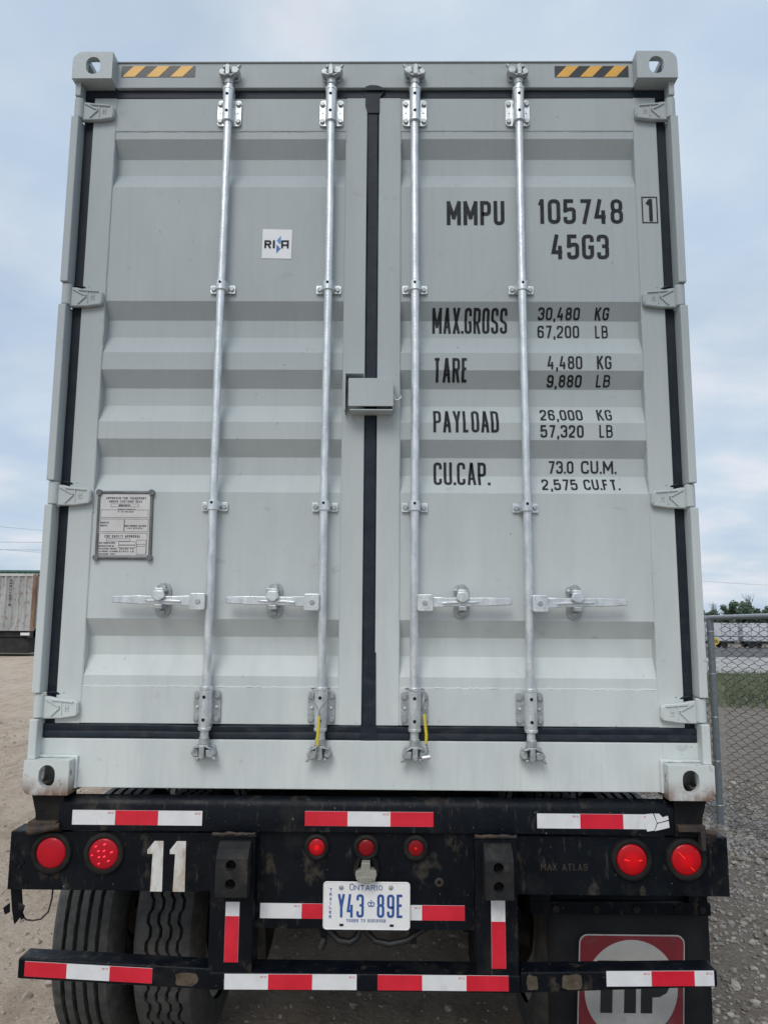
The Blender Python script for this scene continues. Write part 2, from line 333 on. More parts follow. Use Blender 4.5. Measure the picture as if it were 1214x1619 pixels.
def rounded(pts, closed, rmax):
    out = []; n = len(pts)
    for i, p in enumerate(pts):
        P = Vector(p[:2])
        if len(p) < 3 or (not closed and i in (0, n - 1)): out.append(P); continue
        a = Vector(pts[(i - 1) % n][:2]) - P; b = Vector(pts[(i + 1) % n][:2]) - P
        r = min(rmax, a.length * .5, b.length * .5); d1, d2 = a.normalized(), b.normalized()
        for k in range(6):
            t = k / 5; q0 = P + d1 * r * (1 - t); q1 = P + d2 * r * t
            out.append(q0 * (1 - t) + q1 * t if 0 else P + d1 * r * (1 - t) ** 2 + d2 * r * t ** 2)
    return out
def ribbon(mb, pts, closed, w, y):
    if not closed and len(pts) > 2:
        for i in range(1, len(pts) - 1):
            d0 = pts[i] - pts[i - 1]; d1 = pts[i + 1] - pts[i]
            if d0.length > 1e-6 and d1.length > 1e-6 and d0.normalized().dot(d1.normalized()) < -.25:
                a = list(pts[:i + 1]); b_ = list(pts[i:]); a[-1] = a[-1] + d0.normalized() * w * .42; b_[0] = b_[0] - d1.normalized() * w * .42
                ribbon(mb, a, False, w, y); ribbon(mb, b_, False, w, y - .00015); return
    c = []
    for p in pts:
        if not c or (p - c[-1]).length > 1e-6: c.append(p)
    if closed and (c[0] - c[-1]).length < 1e-6: c.pop()
    n = len(c); Lf = []; Rt = []
    for i in range(n):
        if closed: d0 = (c[i] - c[i - 1]).normalized(); d1 = (c[(i + 1) % n] - c[i]).normalized()
        else:
            d1 = (c[i + 1] - c[i]).normalized() if i < n - 1 else (c[i] - c[i - 1]).normalized()
            d0 = (c[i] - c[i - 1]).normalized() if i > 0 else d1
        n0 = Vector((-d0.y, d0.x)); n1 = Vector((-d1.y, d1.x)); mm = n0 + n1
        if mm.length < 1e-4: mm = n1
        mm.normalize(); k = w / 2 / max(.42, mm.dot(n1))
        Lf.append(c[i] + mm * k); Rt.append(c[i] - mm * k)
    vs = [(p.x, y, p.y) for p in Lf] + [(p.x, y, p.y) for p in Rt]
    fs = [(i, (i + 1) % n, (i + 1) % n + n, i + n) for i in range(n if closed else n - 1)]
    mb.add(vs, fs)
def text_mb(s, x0, x1, z0, z1, w, y=0.0, gap=.30, mb=None, serif=0.0, wh=None):
    mb = mb or MB(); tot = sum(GL[c][0] for c in s) + gap * (len(s) - 1)
    u = (x1 - x0) / tot; x = x0; k = 0
    for ch in s:
        gw, paths = GL[ch]; gw *= u
        a, b = x + w / 2, x + gw - w / 2
        if b <= a: a = b = x + gw / 2
        lo, hi = z0 + w / 2, z1 - w / 2
        for p in paths:
            closed = p[-1] == 'c'; pp = p[:-1] if closed else p
            q = []
            for t in pp:
                zz = (lo if ch not in '.,' else z0) + t[1] * (hi - lo)
                if ch == '.': zz = z0 + (0 if t[1] == 0 else w * 1.05)
                elif t[1] in (0, 1) and len(pp[0]) == 2 and (t is pp[0] or t is pp[-1]) and not closed:
                    # butt ends of uprights reach the full cap height
                    nb = pp[1] if t is pp[0] else pp[-2]
                    if abs(nb[1] - t[1]) > .3: zz = z0 if t[1] == 0 else z1
                q.append((a + t[0] * (b - a), zz) + tuple(t[2:]))
            c = rounded(q, closed, (b - a) * .5 if b > a else .01)
            k += 1
            if len(c) > 1: ribbon(mb, c, closed, w, y - .00012 * (k % 4))
            if serif and not closed:
                for e in (q[0], q[-1]):
                    ribbon(mb, [Vector((e[0] - serif, e[1])), Vector((e[0] + serif, e[1]))], False, w * .6, y - .0006)
        x += gw + gap * u
    return mb

# ------------------------------------------------------------------ terrain
def sst(a, b, x):
    t = max(0.0, min(1.0, (x - a) / (b - a))); return t * t * (3 - 2 * t)
def terrain(x, y):
    d = min(max(0.0, y - 8.0), 125.0)
    h = -0.034 * d * sst(2.6, 9.0, x - 0.03 * 0)
    h -= 0.0075 * min(max(0.0, y - 4), 60) * sst(3.0, 9.0, -x)
    return h
def bumps(x, y):
    r = math.hypot(x, y)
    k = max(0.0, 1 - r / 40.0)
    if k <= 0: return 0.0
    v = noise.noise((x * .5, y * .5, 1.3)) * .03 + noise.noise((x * 1.7, y * 1.7, 5.1)) * .014 + noise.noise((x * 5, y * 5, 2.1)) * .006
    v += .03 * noise.noise((x * .9 + y * .12, 7.7, 0)) * sst(1.5, 3.0, -x)           # wheel ruts on the left yard
    v += .10 * math.exp(-((x - 2.9) / .55) ** 2) * sst(-1, 2, y) * (0.7 + .5 * noise.noise((x * 2, y * 2, 9)))   # stone heaped along the fence
    return v * k
def ground_h(x, y): return terrain(x, y) + bumps(x, y) - .03
def axis_pts():
    pts = [0.0]; st = 0.11
    while pts[-1] < 2500:
        if pts[-1] > 8: st *= 1.13
        pts.append(pts[-1] + st)
    return [-p for p in pts[:0:-1]] + pts
xs = axis_pts(); ys = [p + 2 for p in xs]
gm = MB()
gm.v = [(x, y, ground_h(x, y)) for y in ys for x in xs]
nx = len(xs)
gm.f = [(j * nx + i, j * nx + i + 1, (j + 1) * nx + i + 1, (j + 1) * nx + i) for j in range(len(ys) - 1) for i in range(nx - 1)]
gm.mi = [0] * len(gm.f)
def ground_mat():
    mt = bpy.data.materials.new('yard_dirt'); mt.use_nodes = True; N, L = mt.node_tree.nodes, mt.node_tree.links; b = N['Principled BSDF']
    b.inputs['Roughness'].default_value = 0.95; b.inputs['Specular IOR Level'].default_value = 0.2
    g = N.new('ShaderNodeNewGeometry')
    def nz(sc, det=8, st=(1, 1, 1), ro=.6):
        mp = N.new('ShaderNodeMapping'); mp.inputs['Scale'].default_value = st; L.new(g.outputs['Position'], mp.inputs[0])
        n = N.new('ShaderNodeTexNoise'); n.inputs['Scale'].default_value = sc; n.inputs['Detail'].default_value = det; n.inputs['Roughness'].default_value = ro; L.new(mp.outputs[0], n.inputs[0]); return n.outputs['Fac']
    def rng(s, a, c, lo=0, hi=1):
        r = N.new('ShaderNodeMapRange'); r.inputs[1].default_value = a; r.inputs[2].default_value = c; r.inputs[3].default_value = lo; r.inputs[4].default_value = hi; L.new(s, r.inputs[0]); return r.outputs[0]
    def mix(f, a, c):
        m_ = N.new('ShaderNodeMix'); m_.data_type = 'RGBA'; L.new(f, m_.inputs[0])
        for s, k in ((a, 6), (c, 7)):
            if isinstance(s, tuple): m_.inputs[k].default_value = (*s, 1)
            else: L.new(s, m_.inputs[k])
        return m_.outputs[2]
    tan = mix(rng(nz(1.1), .35, .65), (0.475, 0.370, 0.278), (0.605, 0.490, 0.385))
    tan = mix(rng(nz(26, 9), .45, .72), tan, (0.66, 0.56, 0.46))
    tan = mix(rng(nz(7, 9, (1.0, .40, 1)), .48, .70, 0, .85), tan, (0.36, 0.28, 0.215))
    tan = mix(rng(nz(.9, 4, (1.0, .28, 1)), .50, .66, 0, .6), tan, (0.63, 0.53, 0.43))
    gry = mix(rng(nz(2.2), .35, .65), (0.205, 0.172, 0.142), (0.27, 0.236, 0.20))
    gry = mix(rng(nz(45, 6), .5, .7), gry, (0.365, 0.328, 0.287))
    sp = N.new('ShaderNodeSeparateXYZ'); L.new(g.outputs['Position'], sp.inputs[0])
    ax = N.new('ShaderNodeMath'); ax.operation = 'ADD'; L.new(sp.outputs['X'], ax.inputs[0]); L.new(rng(nz(.6), .3, .7, -.8, .8), ax.inputs[1])
    c = mix(rng(ax.outputs[0], .2, 1.6), tan, gry)
    L.new(c, b.inputs['Base Color'])
    bp = N.new('ShaderNodeBump'); bp.inputs['Strength'].default_value = 1.0; bp.inputs['Distance'].default_value = .035; L.new(nz(30, 10, ro=.7), bp.inputs['Height']); L.new(bp.outputs[0], b.inputs['Normal'])
    return mt
gobj = gm.build('ground', ground_mat(), smooth=60, fixn=False); tag(gobj, kind='structure', label='tan and grey packed dirt yard under the trailer')

def sheet(name, x0, x1, y0, y1, mt, lift, nxs=12, nys=24, jit=0.0):
    b = MB(); 
    for j in range(nys + 1):
        for i in range(nxs + 1):
            x = x0 + (x1 - x0) * i / nxs; y = y0 + (y1 - y0) * j / nys
            if j in (0, nys): y += jit * noise.noise((x * .4, y, 3.0))
            b.v.append((x, y, terrain(x, y) + lift))
    b.f = [(j * (nxs + 1) + i, j * (nxs + 1) + i + 1, (j + 1) * (nxs + 1) + i + 1, (j + 1) * (nxs + 1) + i) for j in range(nys) for i in range(nxs)]
    b.mi = [0] * len(b.f); return tag(b.build(name, mt, fixn=False, smooth=60), kind='structure')
concrete = mat('pale_concrete', (0.38, 0.365, 0.345), (0.46, 0.445, 0.42), scale=.6, rough=0.9)
asphalt = mat('grey_asphalt', (0.105, 0.10, 0.105), (0.14, 0.135, 0.135), scale=.5, rough=0.9)
sheet('concrete_apron', 4.2, 90, 29.5, 58, concrete, .05, 40, 12, .6)
sheet('road', 4.2, 260, 58.5, 128, asphalt, .05, 40, 12, .6)

# ------------------------------------------------------------------ the shipping container
BZ, TZ, HW, LEN = 1.2, 4.096, 1.219, 12.192
box_c = thing('shipping_container', 'light grey steel high container with closed double doors, loaded on the black chassis', 'container', (0, 0, BZ))
YC, YV, YF = 0.070, 0.110, 0.065
KZ = [(3.80, YC), (3.759, YC), (3.693, YV), (3.622, YV), (3.548, YC), (3.064, YC), (2.999, YV), (2.928, YV), (2.853, YC), (2.783, YC), (2.718, YV), (2.648, YV),
      (2.574, YC), (2.506, YC), (2.442, YV), (2.371, YV), (2.298, YC), (1.819, YC), (1.753, YV), (1.684, YV), (1.611, YC), (1.56, YC)]
def prof(z):
    for (za, ya), (zb, yb) in zip(KZ, KZ[1:]):
        if zb <= z <= za: return ya + (yb - ya) * (za - z) / (za - zb)
    return YC
def drape(mb, lift=.0012):
    """lay flat painted shapes (x, ., z) on the corrugated door skin"""
    bm = bmesh.new(); me = mb.mesh('tmp', [], fixn=False); bm.from_mesh(me)
    for z, _ in KZ:
        bmesh.ops.bisect_plane(bm, geom=bm.verts[:] + bm.edges[:] + bm.faces[:], dist=1e-6, plane_co=(0, 0, z), plane_no=(0, 0, 1))
    for v in bm.verts: v.co.y = prof(v.co.z) - lift + v.co.y
    bm.verts.index_update(); o = MB(); o.add([v.co for v in bm.verts], [[v.index for v in f.verts] for f in bm.faces]); bm.free(); bpy.data.meshes.remove(me); return o

# corner castings
def casting(sx, top, rear):
    x0, x1 = (sx * HW, sx * (HW - .162)); x0, x1 = min(x0, x1), max(x0, x1)
    z0, z1 = (TZ - .118, TZ) if top else (BZ, BZ + .118)
    y0, y1 = (0, .178) if rear else (LEN - .178, LEN)
    r = .044 if top else .030; xo = sx * HW; pts = []
    zo = z1 if top else z0; zi = z0 if top else z1; sg = 1 if top else -1
    pts = [(sx * (HW - .162), zi), (xo, zi)]
    for k in range(7):
        t = rad(90 * k / 6); pts.append((xo - sx * (r - r * math.cos(t)), zo - sg * (r - r * math.sin(t))))
    pts.append((sx * (HW - .162), zo))
    o = MB().prism(pts, y0, y1).build('corner_casting', topcast if top else castpaint, box_c)
    cx = sx * 1.135; cz = (z0 + z1) / 2 + (-.002 if top else .006); ym = (y0 + y1) / 2
    t = .024
    cut = [MB().box(x0 + t, x1 - t, y0 + t, y1 - t, z0 + t, z1 - t),
           MB().prism(stadium(cx, cz, .058, .076), (y0 - .01) if rear else y1 - .06, (y0 + .06) if rear else y1 + .01),
           MB().prismx([(ym + a, b) for a, b in stadium(0, cz, .05, .08)], xo - .04, xo + .04)]
    cut.append(MB().box(cx - .034, cx + .034, ym - .06, ym + .06, zo - .05, zo + .05))
    boolcut(o, cut)
    md = o.modifiers.new('bevel', 'BEVEL'); md.width = .003; md.segments = 2; md.limit_method = 'ANGLE'; md.angle_limit = rad(50)
    return o
for sx in (-1, 1):
    for top in (0, 1):
        for rear in (1, 0): casting(sx, top, rear)

# frame round the doors
XI = HW - .162
b = MB().box(-XI - .01, XI + .01, .056, .17, 3.978, 4.088)
b.box(-XI - .01, XI + .01, .050, .17, 4.0885, 4.0935)
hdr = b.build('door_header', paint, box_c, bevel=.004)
b = MB().box(-XI - .004, XI + .004, .058, .17, 1.214, 1.385)
for sx in (-1, 1): b.box(min(sx * XI, sx * (XI + .15)), max(sx * XI, sx * (XI + .15)), .062, .17, 1.318, 1.385)
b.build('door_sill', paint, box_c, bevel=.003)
for sx in (-1, 1):
    bd = MB(); pts = [(sx * (XI - .004), .052, 1.215 + .11 * k / 8) for k in range(9)] + [(sx * (XI + .15 * k / 10), .054 + .002 * random.random(), 1.322 + .003 * random.random()) for k in range(11)]
    bd.tube(pts, [.005 + .002 * random.random() for _ in pts], 6)
    bd.build('weld_bead', paint, box_c, smooth=60)
HZ = [3.873, 3.077, 2.287, 1.503]
for sx in (-1, 1):
    b = MB(); xo, xi = sx * HW, sx * (HW - .030)
    def seg(z0, z1, xa=xo, xb=xi, y0=.02): b.box(min(xa, xb), max(xa, xb), y0, .12, z0, z1)
    cuts = [3.980] + [q for h in HZ for q in (h + .046, h - .046)] + [1.318]
    for i in range(0, len(cuts), 2):
        if i == 0: seg(cuts[1], cuts[0], sx * (HW - .007), sx * (HW - .030), .022)
        else: seg(cuts[i + 1], cuts[i], y0=.018)
    b.box(min(sx * 1.13, sx * (HW - .004)), max(sx * 1.13, sx * (HW - .004)), .1225, .19, 1.318, 3.978)
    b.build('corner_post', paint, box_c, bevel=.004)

# doors
def strip(mb, p0, p1, w, y0, dep, axis, jit=.0019, n=110, sd=0.0, rdg=.0003):
    """a wavy extruded rubber strip between p0 and p1 = (x,z), width w"""
    P0, P1 = Vector(p0), Vector(p1); d = (P1 - P0).normalized(); nn = Vector((-d.y, d.x)); rows = []
    prof_ = [(-.5, dep), (-.5, .004), (-.40, 0), (-.12, .0), (0, rdg), (.10, rdg * .3), (.40, 0), (.5, .004), (.5, dep)]
    for i in range(n + 1):
        c = P0.lerp(P1, i / n); k = i / n * (P1 - P0).length
        j = noise.noise((k * 2.3, sd, 0)) * jit * 2; j2 = noise.noise((k * 9, sd, 4)) * jit + noise.noise((k * 31, sd, 8)) * jit * .7
        ww = w + j2 * 2
        for a, yy in prof_:
            q = c + nn * (a * ww + j); rows.append((q.x, y0 + yy, q.y))
    m_ = len(prof_)
    mb.add(rows, [(i * m_ + k, i * m_ + k + 1, (i + 1) * m_ + k + 1, (i + 1) * m_ + k) for i in range(n) for k in range(m_ - 1)])
doors = []
for sx in (-1, 1):
    xo, xi = sx * 1.148, sx * (.026 if sx < 0 else .0225)
    po, pi = sx * 1.056, sx * .111
    b = MB()
    def bx(xa, xb, y0, y1, z0, z1): b.box(min(xa, xb), max(xa, xb), y0, y1, z0, z1)
    bx(xo, po, YF, .128, 1.438, 3.938); bx(pi, xi, YF, .128, 1.438, 3.938)
    bx(po, pi, YF + .0025, .128, 3.792, 3.9375); bx(po, pi, YF + .0025, .128, 1.4385, 1.572)
    N_ = 24
    vs = []; 
    for z, y in KZ:
        for i in range(N_ + 1): vs.append((po + (pi - po) * i / N_, y + .0012 * noise.noise((i * .5 + sx * 9, z * 6, 0)), z))
    b.add(vs, [(r * (N_ + 1) + i, r * (N_ + 1) + i + 1, (r + 1) * (N_ + 1) + i + 1, (r + 1) * (N_ + 1) + i) for r in range(len(KZ) - 1) for i in range(N_)])
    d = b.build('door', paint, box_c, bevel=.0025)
    doors.append(d)
    w = MB()
    for z, yy, rr in ((3.7915, YF + .006, .0022), (1.5715, YF + .006, .0042)):
        pts = [(po + (pi - po) * k / 90, yy, z + random.uniform(-.0012, .0012)) for k in range(91)]
        w.tube(pts, [rr * random.uniform(.65, 1.25) for _ in pts], 6)
    for xx in (po, pi):
        pts = [(xx + random.uniform(-.0006, .0006), YF + .004, 1.44 + 2.495 * k / 120) for k in range(121)]
        w.tube(pts, [.0022 * random.uniform(.6, 1.2) for _ in pts], 6)
    w.build('weld_bead', paint, d, smooth=60)
    g = MB()
    strip(g, (sx * 1.1685, 1.392), (sx * 1.1685, 3.978), .044, .078, .03, 'z', sd=sx)
    strip(g, (sx * 1.189, 3.9585), (sx * .004, 3.9585), .0435, .071, .03, 'x', sd=2 + sx)
    strip(g, (sx * 1.189, 1.4115), (sx * .004, 1.4115), .049, .063, .04, 'x', jit=.0022, sd=5 + sx, rdg=.003)
    if sx > 0:
        strip(g, (-.0015, 1.40), (-.0015, 3.97), .0465, .0665, .03, 'z', sd=9)
        g.prism([(-.034, 3.966), (-.034, 3.981), (-.015, 3.988), (.012, 3.987), (.028, 3.981), (.044, 3.974), (.046, 3.966)], .0535, .0575)
        g.prism([(-.034, 3.968), (.046, 3.968), (.032, 3.950), (.0245, 3.938), (.024, 3.87), (-.024, 3.87), (-.034, 3.90)], .0620, .08)
        g.prism([(-.030, 1.387), (.004, 1.3835), (.034, 1.387), (.030, 1.438), (-.030, 1.438)], .0605, .08)
        g.prism([(.016, 1.70), (.026, 1.70), (.028, 1.42), (.016, 1.42)], .0625, .08)
    g.build('door_gasket', rubber, d, smooth=35)
# little torn rubber ends above the hinges
for sx in (-1, 1):
    for h in HZ[1:]:
        pts = [(sx * (1.178 - .06 * k / 6), .066 - .004 * math.sin(k), h + .043 + .004 * math.sin(k * 1.1)) for k in range(7)]
        MB().tube(pts, [.003, .005, .005, .005, .005, .0045, .003], 7).build('gasket_lip', rubber, doors[0 if sx < 0 else 1], smooth=60)

# hinges
def hinge(sx, zc, door):
    b = MB()
    b.tube([(sx * 1.199, .045, zc - .043), (sx * 1.199, .045, zc + .043)], .019, 14)
    out = [(1.204, .040), (1.165, .038), (1.13, .030), (1.075, .027), (1.058, .018), (1.056, -.022), (1.064, -.032), (1.12, -.040), (1.165, -.041), (1.204, -.041)]
    b.prism([(sx * x, zc - .006 + z) for x, z in out], .043, .0635)
    o = b.build('hinge', paint, door, bevel=.004, smooth=40)
    r = MB()
    def rib(p, q, w=.0055, h=.005):
        p, q = Vector(p), Vector(q); dd = (q - p).normalized(); nn = Vector((-dd.y, dd.x)) * w / 2
        r.prism([(sx * (1.056 + a.x), zc - .006 + a.y) for a in (p + nn, q + nn, q - nn, p - nn)], .043 - h, .045)
    rib((.118, .030), (.066, .002)); rib((.066, .002), (.098, -.030)); rib((.098, .027), (.018, .020)); rib((.062, .024), (.060, -.026), .004, .003)
    rib((.008, .016), (.006, -.020), .004, .003)
    rib((.036, .010), (.036, -.014), .004, .0025); rib((.046, .010), (.046, -.014), .004, .0025); rib((.036, -.002), (.046, -.002), .004, .0025)
    link('cast_mark', r.mesh('cast_mark', paint, off=worldloc(o)), o, worldloc(o))
for sx, d in ((-1, doors[0]), (1, doors[1])):
    for z in HZ: hinge(sx, z, d)

# side walls, roof, front wall, floor frame
b = MB()
def corr_wall(xs_, sx):
    vs = []; y = .17; pts = []
    per = .278
    while y < LEN - .17:
        for dy, dx in ((0, 0), (.072, 0), (.14, .036), (.21, .036)):
            if y + dy < LEN - .1: pts.append((y + dy, dx))
        y += per
    pts.append((LEN - .1, 0)); n = len(pts)
    vs = [(sx * (HW - .006 - dx), yy, 1.36) for yy, dx in pts] + [(sx * (HW - .006 - dx), yy, 4.01) for yy, dx in pts]
    return MB().add(vs, [(i, i + 1, i + 1 + n, i + n) for i in range(n - 1)])
for sx in (-1, 1):
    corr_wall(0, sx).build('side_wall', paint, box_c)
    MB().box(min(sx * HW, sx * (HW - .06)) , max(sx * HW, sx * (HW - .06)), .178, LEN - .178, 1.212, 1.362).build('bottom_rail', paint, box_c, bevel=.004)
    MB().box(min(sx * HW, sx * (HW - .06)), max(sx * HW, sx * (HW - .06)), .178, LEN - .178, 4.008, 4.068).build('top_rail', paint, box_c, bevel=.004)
MB().box(-HW + .06, HW - .06, .17, LEN - .17, 4.06, 4.085).build('roof', paint, box_c)
MB().box(-HW + .01, HW - .01, LEN - .15, LEN - .05, 1.33, 3.97).build('front_wall', paint, box_c)
for k in range(40):
    if k == 0: cm = MB().box(-HW + .062, HW - .062, -.025, .025, 1.225, 1.34).mesh('cross_member', blackd)
    link('cross_member', cm, box_c, (0, .32 + k * .295, 0))
MB().box(-HW + .062, HW - .062, .175, LEN - .16, 1.343, 1.37).build('floor', blackd, box_c)

# lettering and stickers
T = [("MMPU", 0.296, 0.527, 3.385, 3.488, .0150), ("105748", 0.661, 1.0, 3.391, 3.496, .0152), ("45G3", 0.711, 0.939, 3.241, 3.345, .0152), ("MAX.GROSS", 0.239, 0.536, 2.947, 3.043, .0105),
     ("30,480", 0.657, 0.822, 3.002, 3.045, .0074), ("KG", 0.882, 0.937, 3.002, 3.045, .0074), ("67,200", 0.656, 0.821, 2.929, 2.981, .0074), ("LB", 0.884, 0.934, 2.929, 2.981, .0062),
     ("TARE", 0.241, 0.376, 2.741, 2.832, .0105), ("4,480", 0.684, 0.819, 2.788, 2.841, .0074), ("KG", 0.876, 0.932, 2.788, 2.842, .0074), ("9,880", 0.685, 0.82, 2.725, 2.768, .0074), ("LB", 0.877, 0.931, 2.726, 2.768, .0062),
     ("PAYLOAD", 0.24, 0.492, 2.535, 2.627, .0105), ("26,000", 0.654, 0.818, 2.585, 2.634, .0074), ("KG", 0.874, 0.931, 2.585, 2.635, .0074), ("57,320", 0.651, 0.816, 2.516, 2.565, .0074), ("LB", 0.876, 0.927, 2.516, 2.566, .0062),
     ("CU.CAP.", 0.242, 0.457, 2.333, 2.425, .0105), ("73.0", 0.685, 0.783, 2.383, 2.432, .0074), ("CU.M.", 0.812, 0.947, 2.383, 2.433, .0074), ("2,575", 0.655, 0.791, 2.313, 2.359, .0074), ("CU.FT.", 0.815, 0.951, 2.314, 2.359, .0074)]
for s, xa, xb, za, zb, w in T:
    o = drape(text_mb(s, xa, xb, za, zb, w, 0, gap=.22 if w < .012 else .24)).build('lettering', ink, doors[1], fixn=False)
    o['label'] = 'black stencilled ' + s
b = MB(); bxx = (1.074, 1.137, 3.391, 3.504)
for (x0, x1, z0, z1) in ((bxx[0], bxx[1], bxx[3] - .0045, bxx[3]), (bxx[0], bxx[1], bxx[2], bxx[2] + .0045), (bxx[0], bxx[0] + .0045, bxx[2] + .0045, bxx[3] - .0045), (bxx[1] - .0045, bxx[1], bxx[2] + .0045, bxx[3] - .0045)):
    b.box(x0, x1, YF - .0012, YF + .001, z0, z1)
text_mb('1', 1.088, 1.122, 3.399, 3.494, .0140, YF - .0012, mb=b)
b.build('lettering', ink, doors[1], fixn=False)['label'] = 'boxed check digit 1'
# classification sticker
st = MB().prism([(-.441, 3.243), (-.324, 3.241), (-.322, 3.364), (-.440, 3.367)], YC - .0018, YC + .001).build('sticker', stickw, doors[0])
st['label'] = 'square white sticker reading RINA'
b = text_mb('R', -.432, -.404, 3.285, 3.319, .0078, YC - .0026); text_mb('I', -.399, -.389, 3.285, 3.319, .0085, YC - .0026, mb=b)
for p, q in (((-.361, 3.284), (-.361, 3.318)), ((-.338, 3.284), (-.338, 3.318))): ribbon(b, [Vector(p), Vector(q)], False, .0078, YC - .0026)
for z in (3.315, 3.298): ribbon(b, [Vector((-.365, z)), Vector((-.334, z))], False, .0074, YC - .0028)
link('lettering', b.mesh('lettering', ink, off=Vector((0, 0, BZ)), fixn=False), box_c, (0, 0, BZ)).parent = doors[0]
MB().prism([(-.3665, 3.338), (-.3665, 3.303), (-.372, 3.305), (-.383, 3.318)], YC - .0028, YC - .0017).build('logo_triangle', blue1, doors[0])
MB().prism([(-.3835, 3.264), (-.3835, 3.300), (-.379, 3.297), (-.367, 3.283)], YC - .0028, YC - .0017).build('logo_triangle', blue2, doors[0])
# hazard stripes on the header
for x0, x1, z0, z1 in ((-1.040, -.736, 4.026, 4.076), (.740, 1.041, 4.023, 4.073)):
    hz = MB().box(x0, x1, .0546, .0565, z0, z1).build('hazard_sticker', hblack, box_c); w = x1 - x0
    hz['label'] = 'yellow and black diagonal hazard sticker on the header'
    for a in (.015, .34, .665):
        MB().prism([(x0 + w * a, z0 + .0008), (x0 + w * (a + .165), z0 + .0008), (x0 + w * min(.997, a + .165 + .148), z1 - .0008), (x0 + w * (a + .148), z1 - .0008)], .0538, .0548).build('stripe', yel, hz)
# data plate
dp = MB().prism([(-1.026, 2.050), (-.833, 2.050), (-.836, 2.290), (-1.028, 2.290)], YC - .006, YC + .002).build('data_plate', dplate, box_c); dp['label'] = 'riveted safety approval plate with dark frame'
b = MB(); cs = [(-1.031, 2.045), (-.829, 2.045), (-.832, 2.294), (-1.032, 2.294)]
for i in range(4):
    p, q = Vector(cs[i]), Vector(cs[(i + 1) % 4]); b.tube([(p.x, YC - .004, p.y), (q.x, YC - .004, q.y)], .0065, 8)
for c in cs: b.cyl((c[0], YC - .014, c[1]), (c[0], YC, c[1]), .0115, 12)
b.build('plate_frame', dframe, dp, smooth=50)
yt = YC - .0068; b = MB()
def row(s, x0, x1, zc, h, w): text_mb(s, x0, x1, zc - h / 2, zc + h / 2, w, yt, gap=.4, mb=b)
row('APPROVED FOR TRANSPORT', -1.005, -.852, 2.272, .0085, .0016); row('UNDER CUSTOMS SEAL', -.994, -.866, 2.2595, .0085, .0016)
row('CSC SAFETY APPROVAL', -1.003, -.868, 2.126, .0095, .0018); row('MMPU/105748', -.956, -.912, 2.244, .007, .0013)
row('MANUFACTURERS NO', -.958, -.892, 2.229, .005, .001); row('OF THE CONTAINER', -.958, -.898, 2.220, .005, .001)
for s, xa, xb, zc in (('DATE MANUFACTURED', -1.022, -.962, 2.101), ('IDENTIFICATION NO.', -1.022, -.965, 2.089), ('MAXIMUM GROSS', -1.022, -.955, 2.079), ('ALLOWABLE STACKING', -1.022, -.950, 2.069), ('RACKING TEST', -1.022, -.960, 2.059),
                      ('30480 KG', -.945, -.89, 2.079), ('67200 LB', -.945, -.89, 2.069), ('OWNERS NO.', -1.022, -.99, 2.178), ('OWNED BY', -1.022, -.995, 2.167), ('TIMBER COMPONENT TREATMENT', -.932, -.846, 2.166), ('IM/2024', -.92, -.86, 2.157)):
    row(s, xa, xb, zc, .0058, .0011)
def frm(x0, x1, z0, z1, w=.001):
    for p, q in (((x0, z0), (x1, z0)), ((x1, z0), (x1, z1)), ((x1, z1), (x0, z1)), ((x0, z1), (x0, z0))): ribbon(b, [Vector(p), Vector(q)], False, w, yt)
frm(-.986, -.880, 2.239, 2.250); frm(-1.022, -.842, 2.198, 2.227); frm(-1.022, -.932, 2.144, 2.192); frm(-.930, -.840, 2.144, 2.192); frm(-1.024, -.842, 2.054, 2.138); frm(-.995, -.905, 2.108, 2.117)
frm(-.948, -.885, 2.094, 2.106); frm(-.948, -.885, 2.083, 2.092); frm(-.880, -.845, 2.058, 2.112); frm(-.878, -.85, 2.088, 2.096)
b.build('lettering', dink, dp, fixn=False)

# seal guard (lock box) over the joint of the doors
lk = MB()
lk.box(-.084, .086, -.012, -.006, 2.615, 2.724)
lk.box(-.080, .086, -.006, .070, 2.7175, 2.7225); lk.box(-.078, .084, -.006, .070, 2.600, 2.605)
lk.box(.0815, .086, -.006, .070, 2.607, 2.7175)
lg = lk.build('lock_box', paint, box_c, bevel=.0015)
b = MB().box(-.100, -.0955, -.004, .068, 2.602, 2.748); b.box(-.0955, -.027, -.004, .068, 2.7435, 2.748)
b.build('lock_bracket', paint, box_c, bevel=.001)
b = MB(); b.tube([(.088, .03, 2.671), (.089, .03, 2.658), (.095, .028, 2.650), (.104, .028, 2.650), (.112, .03, 2.657), (.115, .03, 2.667)], .0030, 7)
b.build('hook', galv, box_c, smooth=60)

